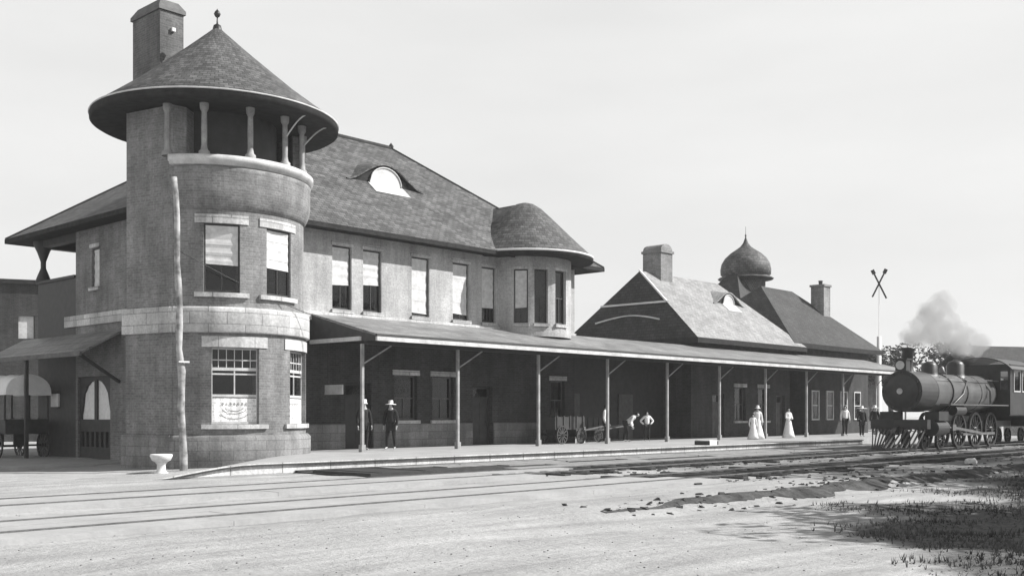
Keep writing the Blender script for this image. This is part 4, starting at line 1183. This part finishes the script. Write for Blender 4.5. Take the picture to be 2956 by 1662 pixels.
tree('tree', 'shade tree off the right edge near the track', (43.9, -22.9, 0), 10, 10, 8, 9000, .2, 44, 'leaf', nclump=26)
# houses
def house(x, y, yaw, w, d, hw_, hr, label, mat='shingle', roof='slate_dark', post=True, grp=None):
    o = thing('house', label, 'house', (0,0,0))
    m = MB(); m.box(-w/2,-d/2,-.3,w/2,d/2,hw_); m.quad((-w/2,-d/2,hw_),(-w/2,d/2,hw_),(-w/2,0,hr-.1)); m.quad((w/2,-d/2,hw_),(w/2,d/2,hw_),(w/2,0,hr-.1))
    m.build('wall', M[mat], o)
    m = MB(); e = .5
    s_ = (hr-hw_)/(d/2)
    for q in (-1,1):
        m.hexa([(-w/2-e,q*(d/2+e),hw_-e*s_),(w/2+e,q*(d/2+e),hw_-e*s_),(w/2+e,0,hr),(-w/2-e,0,hr),(-w/2-e,q*(d/2+e),hw_-e*s_+.15),(w/2+e,q*(d/2+e),hw_-e*s_+.15),(w/2+e,0,hr+.15),(-w/2-e,0,hr+.15)])
    m.build('roof', M[roof], o)
    for X in (-w/4, w/4):
        for yy, q in ((-d/2-.03,1),):
            m = MB(); m.box(X-.5,yy-.03,1.0,X+.5,yy+.02,1.1); m.box(X-.5,yy-.03,2.5,X+.5,yy+.02,2.6); m.box(X-.5,yy-.03,1.1,X-.4,yy+.02,2.5); m.box(X+.4,yy-.03,1.1,X+.5,yy+.02,2.5)
            w_ = m.build('window', M['trim'], o)
            m = MB(); m.quad((X-.4,yy,1.1),(X+.4,yy,1.1),(X+.4,yy,2.5),(X-.4,yy,2.5)); m.build('pane', M['glass'], w_)
    for sx in (-1, 1):
        m = MB(); m.box(sx*w/2-.09+sx*.1,-d/2-.12,-.1,sx*w/2+.09+sx*.1,-d/2+.06,hw_-.05); m.build('corner_board', M['white'], o)
    o.location = (x, y, 0); o.rotation_euler = (0,0,yaw)
    return o
house(86.5, -1.2, R(-32), 9, 8, 4.4, 6.6, 'dark gabled house with a white corner board at the right edge')
house(98, 22, R(0), 12, 9, 5.2, 9.4, 'low dark-roofed house half hidden behind the signal mast')
# pale stone
mb = MB(); rs = random.Random(5)
bm = bmesh.new(); bmesh.ops.create_icosphere(bm, subdivisions=2, radius=.2)
for v in bm.verts: v.co *= rs.uniform(.85, 1.12); v.co.z *= .6
me = bpy.data.meshes.new('stone'); bm.to_mesh(me); bm.free(); me.materials.append(M['gravestone'])
so = bpy.data.objects.new('stone', me); COL.objects.link(so); so.location = (34.9, -16.1, .08); tag(so, 'small white stone lying on the shaded ground at the right', 'stone')

# rough grass, cinders lumps: uncountable
def grass():
    rr = random.Random(9); v = []; f = []
    cnt = 0
    while cnt < 42000:
        x = 9 + 55*rr.random()**1.7; y = rr.uniform(-30, -17.9)
        if scrub(x, y) < .12 + .9*rr.random(): continue
        dx, dy = x-CAM[0], y-CAM[1]
        if dx*dx+dy*dy < 60: continue
        cl = math.sin(x*1.7+2*math.sin(y*1.1))*math.sin(y*2.3+x*.6)
        if cl < -.15 and rr.random() < .8: continue
        z = gh(x, y); hh = .015+.09*rr.random()**2.2
        for q in range(3):
            a = rr.uniform(0, 2*PI); w = .006+.006*rr.random(); tx, ty = math.cos(a), math.sin(a); lx, ly = rr.gauss(0,.025), rr.gauss(0,.025)
            i0 = len(v)
            v += [(x-tx*w,y-ty*w,z-.01),(x+tx*w,y+ty*w,z-.01),(x+lx,y+ly,z+hh)]
            f.append((i0,i0+1,i0+2))
        cnt += 1
    m = MB(); m.v = v; m.f = f
    o = m.build('grass', M['grass'])
    tag(o, 'patchy dark rough grass on the ground at the lower right', 'grass', kind='stuff')
grass()
def rubble():
    rr = random.Random(19); m = MB()
    for k in range(2400):
        x = 22 + 45*rr.random()**1.5; y = rr.uniform(-17.4, -10.4)
        if k > 1500: x = 14 + 40*rr.random()**1.2; y = -17.4 + rr.gauss(0, .38)
        if abs(y+13.525) < 1.1 and x < 34: continue
        s_ = .008+.05*rr.random()**4; z = gh(x,y)
        p = [(x+rr.uniform(-s_,s_)*1.2+a*s_, y+rr.uniform(-s_,s_)*.6+b*s_, z-.01+c*s_*rr.uniform(.6,1.2)) for (a,b,c) in ((-1,-1,0),(1,-1,0),(1,1,0),(-1,1,0),(-.6,-.6,1),(.6,-.6,1),(.6,.6,1),(-.6,.6,1))]
        m.hexa(p)
    o = m.build('rubble', M['sleeper'])
    tag(o, 'loose dark stones and clinker scattered between the tracks', 'rubble', kind='stuff')
rubble()

def gravel():
    rr = random.Random(29); m = MB()
    for k in range(3000):
        d = 9 + 22*rr.random()**1.4; t_ = rr.uniform(-.55, .5)
        x, y = CAM[0]+d*(.735+.678*t_), CAM[1]+d*(.678-.735*t_)
        if y > -5.2 or (-8 < y) : continue
        s_ = .003+.010*rr.random()**3; z = gh(x, y)
        p = [(x+a*s_*rr.uniform(.7,1.3), y+b*s_*rr.uniform(.7,1.3), z-.003+c*s_) for (a,b,c) in ((-1,-1,0),(1,-1,0),(1,1,0),(-1,1,0),(-.6,-.6,1),(.6,-.6,1),(.6,.6,1),(-.6,.6,1))]
        m.hexa(p)
    tag(m.build('gravel', M['plinth']), 'loose fine gravel strewn over the bright open ground', 'gravel', kind='stuff')
gravel()

# ------------------------------------------------------------------ locomotive
def locomotive():
    TY = -9.375
    o = thing('steam_locomotive', 'dark steam locomotive with tender smoking on the track past the platform end', 'locomotive', (0, 0, 0))
    jacket = plain('boiler_jacket', .13, .30, .4, 1.2, .1, metal=.3)
    black = plain('engine_black', .022, .45, .4, 3, .2)
    def xt(x0, x1, r0, r1, z, n=32, name='boiler', mat=black, par=None, rings=None):
        m = MB(); m.tube(rings or [(x0,TY,z),(x1,TY,z)], [r0,r1] if not rings else r0, n); return m.build(name, mat, par or o)
    # boiler and smokebox
    bo = xt(46.2, 53.6, .84, .90, 2.58, name='boiler', mat=jacket)
    for x in (46.22, 48.0, 49.8, 51.6):
        m = MB(); m.tube([(x,TY,2.58),(x+.07,TY,2.58)], .90, 32); m.build('boiler_band', black, bo)
    m = MB(); m.tube([(50.2,TY-.2,3.45),(50.0,TY-.75,3.1),(49.0,TY-.95,2.5),(46.4,TY-1.05,1.6)], .05, 8); m.build('sand_pipe', black, bo)
    m = MB(); m.tube([(47.2,TY-1.12,1.75),(48.4,TY-1.12,1.75)], .22, 16); m.build('air_tank', black, o)
    m = MB(); m.tube([(52.4,TY-.75,3.05),(52.4,TY-1.0,2.7),(52.3,TY-1.05,2.05)], .05, 8); m.build('feed_pipe', M['rail'], bo)
    sb = xt(44.35, 46.2, .90, .90, 2.58, name='smokebox')
    m = MB(); m.tube([(44.30,TY,2.58),(44.20,TY,2.58),(44.12,TY,2.58)], [.74,.60,.30], 28); d = m.build('smokebox_door', black, sb)
    m = MB()
    for k in range(12):
        a = 2*PI*k/12; m.tube([(44.27,TY+.80*math.cos(a),2.58+.80*math.sin(a)),(44.35,TY+.80*math.cos(a),2.58+.80*math.sin(a))], .03, 6)
    m.build('bolts', black, d)
    m = MB(); m.tube([(44.10,TY,2.58),(44.13,TY,2.58)], .13, 16); m.build('number_plate', M['trim'], d)
    m = MB(); m.lathe((45.0,TY,0), [(.30,3.40),(.24,3.55),(.21,3.8),(.25,4.35),(.32,4.42),(.32,4.50),(.22,4.50),(.18,4.2)], 24); m.build('chimney_stack', black, o)
    hl = MB(); hl.box(44.22,TY-.24,3.46,44.66,TY+.24,3.95); hl.box(44.16,TY-.30,3.95,44.72,TY+.30,4.0); h_ = hl.build('headlamp', black, o)
    m = MB(); m.tube([(44.20,TY,3.71),(44.15,TY,3.71)], [.18,.19], 20); m.build('lens', M['trim'], h_)
    for x, r_, h in ((47.4,.34,.52),(50.6,.40,.68)):
        m = MB(); m.lathe((x,TY,0), [(r_*1.25,3.32),(r_,3.5),(r_,3.4+h*.8),(r_*.75,3.4+h),(.1,3.4+h*1.12),(0,3.4+h*1.13)], 24); m.build('dome', black, o)
    m = MB(); m.bar((48.9,TY-.2,3.42),(48.9,TY-.2,3.85),.04); m.bar((48.9,TY+.2,3.42),(48.9,TY+.2,3.85),.04); m.lathe((48.9,TY,0), [(.16,3.52),(.13,3.60),(.10,3.75),(.03,3.82),(0,3.83)], 14); m.build('bell', M['rail'], o)
    # frame, running boards, pilot
    m = MB(); m.box(44.4,TY-.5,.95,57.0,TY+.5,1.25); m.box(44.0,TY-1.25,.95,44.35,TY+1.25,1.35); m.build('frame', black, o)
    m = MB(); m.box(46.4,TY-1.35,1.98,54.0,TY-.86,2.04); m.box(46.4,TY+.86,1.98,54.0,TY+1.35,2.04); m.build('running_board', M['midwood'], o)
    m = MB()
    for k in range(13):
        u = -1+2*k/12; m.bar((43.98,TY+u*1.15,.92),(42.6+.9*abs(u),TY+u*.95,.14),.05,.06)
    m.bar((42.6,TY,.12),(43.5,TY-.97,.12),.06,.07); m.bar((42.6,TY,.12),(43.5,TY+.97,.12),.06,.07); m.build('pilot', M['midwood'], o)
    m = MB(); m.bar((43.1,TY,.80),(44.0,TY,1.0),.10,.14); m.build('coupler', M['iron'], o)
    # cylinders, rods, wheels
    for q in (-1, 1):
        y = TY+q*1.02
        m = MB(); m.tube([(45.0,y,.98),(46.3,y,.98)], .34, 20); m.box(45.1,y-.30,1.3,46.2,y+.30,1.7); m.build('cylinder', black, o)
        m = MB(); m.tube([(46.3,y,.98),(47.6,y,.98)], .04, 8); m.box(47.3,y-.09,.85,47.7,y+.09,1.12); m.bar((47.5,y,.98),(51.0,y+.0,.70),.06,.12); m.bar((48.9,y-q*.06,.66),(53.1,y-q*.06,.66),.05,.11); m.build('side_rod', M['rail'], o)
        for x in (48.9, 51.0, 53.1): spoked(o, (x, TY+q*.76, .84), q, .84, black)
        for x in (44.9, 46.6): spoked(o, (x, TY+q*.76, .42), q, .42, black)
        m = MB(); m.bar((46.5,TY+q*.8,3.22),(54.0,TY+q*.86,3.22),.035); m.build('handrail', M['rail'], o)
    # cab
    m = MB(); f = lambda sgn: (lambda s_, z, d_: (s_, TY+sgn*(1.42-d_), z))
    for sg_ in (-1, 1): m.wall(f(sg_), 54.0, 57.0, 1.55, 4.05, [(54.5,55.4,2.75,3.70),(55.75,56.65,2.75,3.70)], .06)
    m.wall(lambda s_,z,d_: (54.0+d_, s_, z), TY-1.36, TY+1.36, 1.55, 4.05, [(TY-1.3,TY-.95,2.8,3.7),(TY+.95,TY+1.3,2.8,3.7)], .06)
    m.box(54.06,TY-1.36,1.50,57.3,TY+1.36,1.56); cb = m.build('cab', black, o)
    m = MB(); n = 10
    for k in range(n):
        a0, a1 = PI*(.15+.70*k/n), PI*(.15+.70*(k+1)/n); P = lambda a, x, dz: (x, TY-1.78*math.cos(a), 3.25+dz+1.12*math.sin(a))
        m.hexa([P(a0,53.7,0),P(a0,57.7,0),P(a1,57.7,0),P(a1,53.7,0),P(a0,53.7,.05),P(a0,57.7,.05),P(a1,57.7,.05),P(a1,53.7,.05)])
    m.build('cab_roof', black, cb)
    for X0, X1 in ((54.5,55.4),(55.75,56.65)):
        m = MB(); y = TY-1.43
        m.box(X0-.05,y-.03,2.68,X1+.05,y+.005,2.748); m.box(X0-.05,y-.03,3.702,X1+.05,y+.005,3.77); m.box(X0-.05,y-.03,2.748,X0-.002,y+.005,3.702); m.box(X1+.002,y-.03,2.748,X1+.05,y+.005,3.702); m.build('window_frame', M['trim'], cb)
    # tender
    m = MB(); m.box(57.9,TY-1.38,1.25,64.8,TY+1.38,2.85); m.box(57.6,TY-1.2,.95,65.1,TY+1.2,1.249); td = m.build('tender', black, o)
    m = MB(); m.hexa([(58.1,TY-1.2,2.851),(62.8,TY-1.2,2.851),(62.8,TY+1.2,2.851),(58.1,TY+1.2,2.851),(58.6,TY-.6,3.4),(62.0,TY-.6,3.3),(62.0,TY+.6,3.3),(58.6,TY+.6,3.4)]); m.build('coal', M['rough_black'], td)
    for q in (-1, 1):
        for x in (58.9, 60.4, 62.6, 64.1): spoked(td, (x, TY+q*.76, .42), q, .42, black)
    o.location = (1.3, 0, 0)
    # smoke from the stack
    bm = bmesh.new(); rr = random.Random(2)
    from mathutils import noise as mn
    for (x, z, r_, dy) in ((46.3,4.62,.28,0),(46.6,4.95,.42,.05),(47.2,5.15,.55,.1),(48.1,5.3,.66,.1),(49.1,5.6,.75,.2),(50.0,6.1,.78,.2),(50.7,6.7,.62,.2),(51.0,5.4,.8,.3),(52.3,5.2,.75,.3),(53.6,5.1,.7,.4),(51.5,6.0,.6,.3),(54.9,5.1,.75,.5),(56.2,5.2,.6,.6)):
        r0 = bmesh.ops.create_icosphere(bm, subdivisions=4, radius=r_*1.12, matrix=Matrix.Translation((x, TY+dy, z)))
        for v in r0['verts']:
            c = Vector((x, TY+dy, z)); dv = v.co-c
            v.co = c + dv*(1+.35*mn.noise(v.co*1.6)+.22*mn.noise(v.co*4))
    bmesh.ops.translate(bm, verts=[v for v in bm.verts], vec=(.05,0,0))
    me = bpy.data.meshes.new('smoke'); bm.to_mesh(me); bm.free()
    sm_ = bpy.data.objects.new('smoke', me); COL.objects.link(sm_)
    md_ = sm_.modifiers.new('merge', 'REMESH'); md_.mode = 'VOXEL'; md_.voxel_size = .09
    mt = bpy.data.materials.new('coal_smoke'); mt.use_nodes = True; nn = mt.node_tree.nodes; ll_ = mt.node_tree.links; nn.clear()
    ou = nn.new('ShaderNodeOutputMaterial'); vo = nn.new('ShaderNodeVolumePrincipled'); vo.inputs['Color'].default_value = (.60,.60,.60,1)
    tx = nn.new('ShaderNodeTexCoord'); nz_ = nn.new('ShaderNodeTexNoise'); nz_.inputs['Scale'].default_value = 1.5; nz_.inputs['Detail'].default_value = 4
    mr = nn.new('ShaderNodeMapRange')
    for i_, v_ in enumerate((.40,.62,.08,1.2)): mr.inputs[i_+1].default_value = v_
    ll_.new(tx.outputs['Object'], nz_.inputs['Vector']); ll_.new(nz_.outputs['Fac'], mr.inputs[0]); ll_.new(mr.outputs[0], vo.inputs['Density']); ll_.new(vo.outputs[0], ou.inputs['Volume'])
    me.materials.append(mt)
    tag(sm_, 'grey coal smoke drifting back from the locomotive stack', 'smoke', kind='stuff')
def spoked(parent, c, q, rad, mat):
    m = MB(); n = 28; x, y, z = c
    def pt(a, r_, d_): return (x+r_*math.cos(a), y+q*d_, z+r_*math.sin(a))
    for k in range(n):
        a0, a1 = 2*PI*k/n, 2*PI*(k+1)/n
        m.hexa([pt(a0,rad,-.06),pt(a1,rad,-.06),pt(a1,rad*.86,-.06),pt(a0,rad*.86,-.06),pt(a0,rad,.06),pt(a1,rad,.06),pt(a1,rad*.86,.06),pt(a0,rad*.86,.06)])
    for k in range(12):
        a = 2*PI*k/12; m.bar(pt(a,rad*.1,0), pt(a,rad*.88,0), .045, .05, up=(0,1,0))
    m.tube([pt(0,0,-.08), pt(0,0,.10)], rad*.16, 14)
    return m.build('wheel', mat, parent)
locomotive()

# ------------------------------------------------------------------ air
hb = MB(); hb.box(-160, -130, -2.5, 660, 660, 22)
haze = bpy.data.materials.new('haze_air'); haze.use_nodes = True
hn = haze.node_tree.nodes; hn.clear()
ho = hn.new('ShaderNodeOutputMaterial'); hv = hn.new('ShaderNodeVolumePrincipled')
hv.inputs['Color'].default_value = (.95,.95,.95,1); hv.inputs['Density'].default_value = .0005; hv.inputs['Anisotropy'].default_value = .2
haze.node_tree.links.new(hv.outputs[0], ho.inputs['Volume'])
hz = hb.build('haze', haze); hz['kind'] = 'stuff'; hz['label'] = 'thin pale haze over the whole place'; hz['category'] = 'haze'
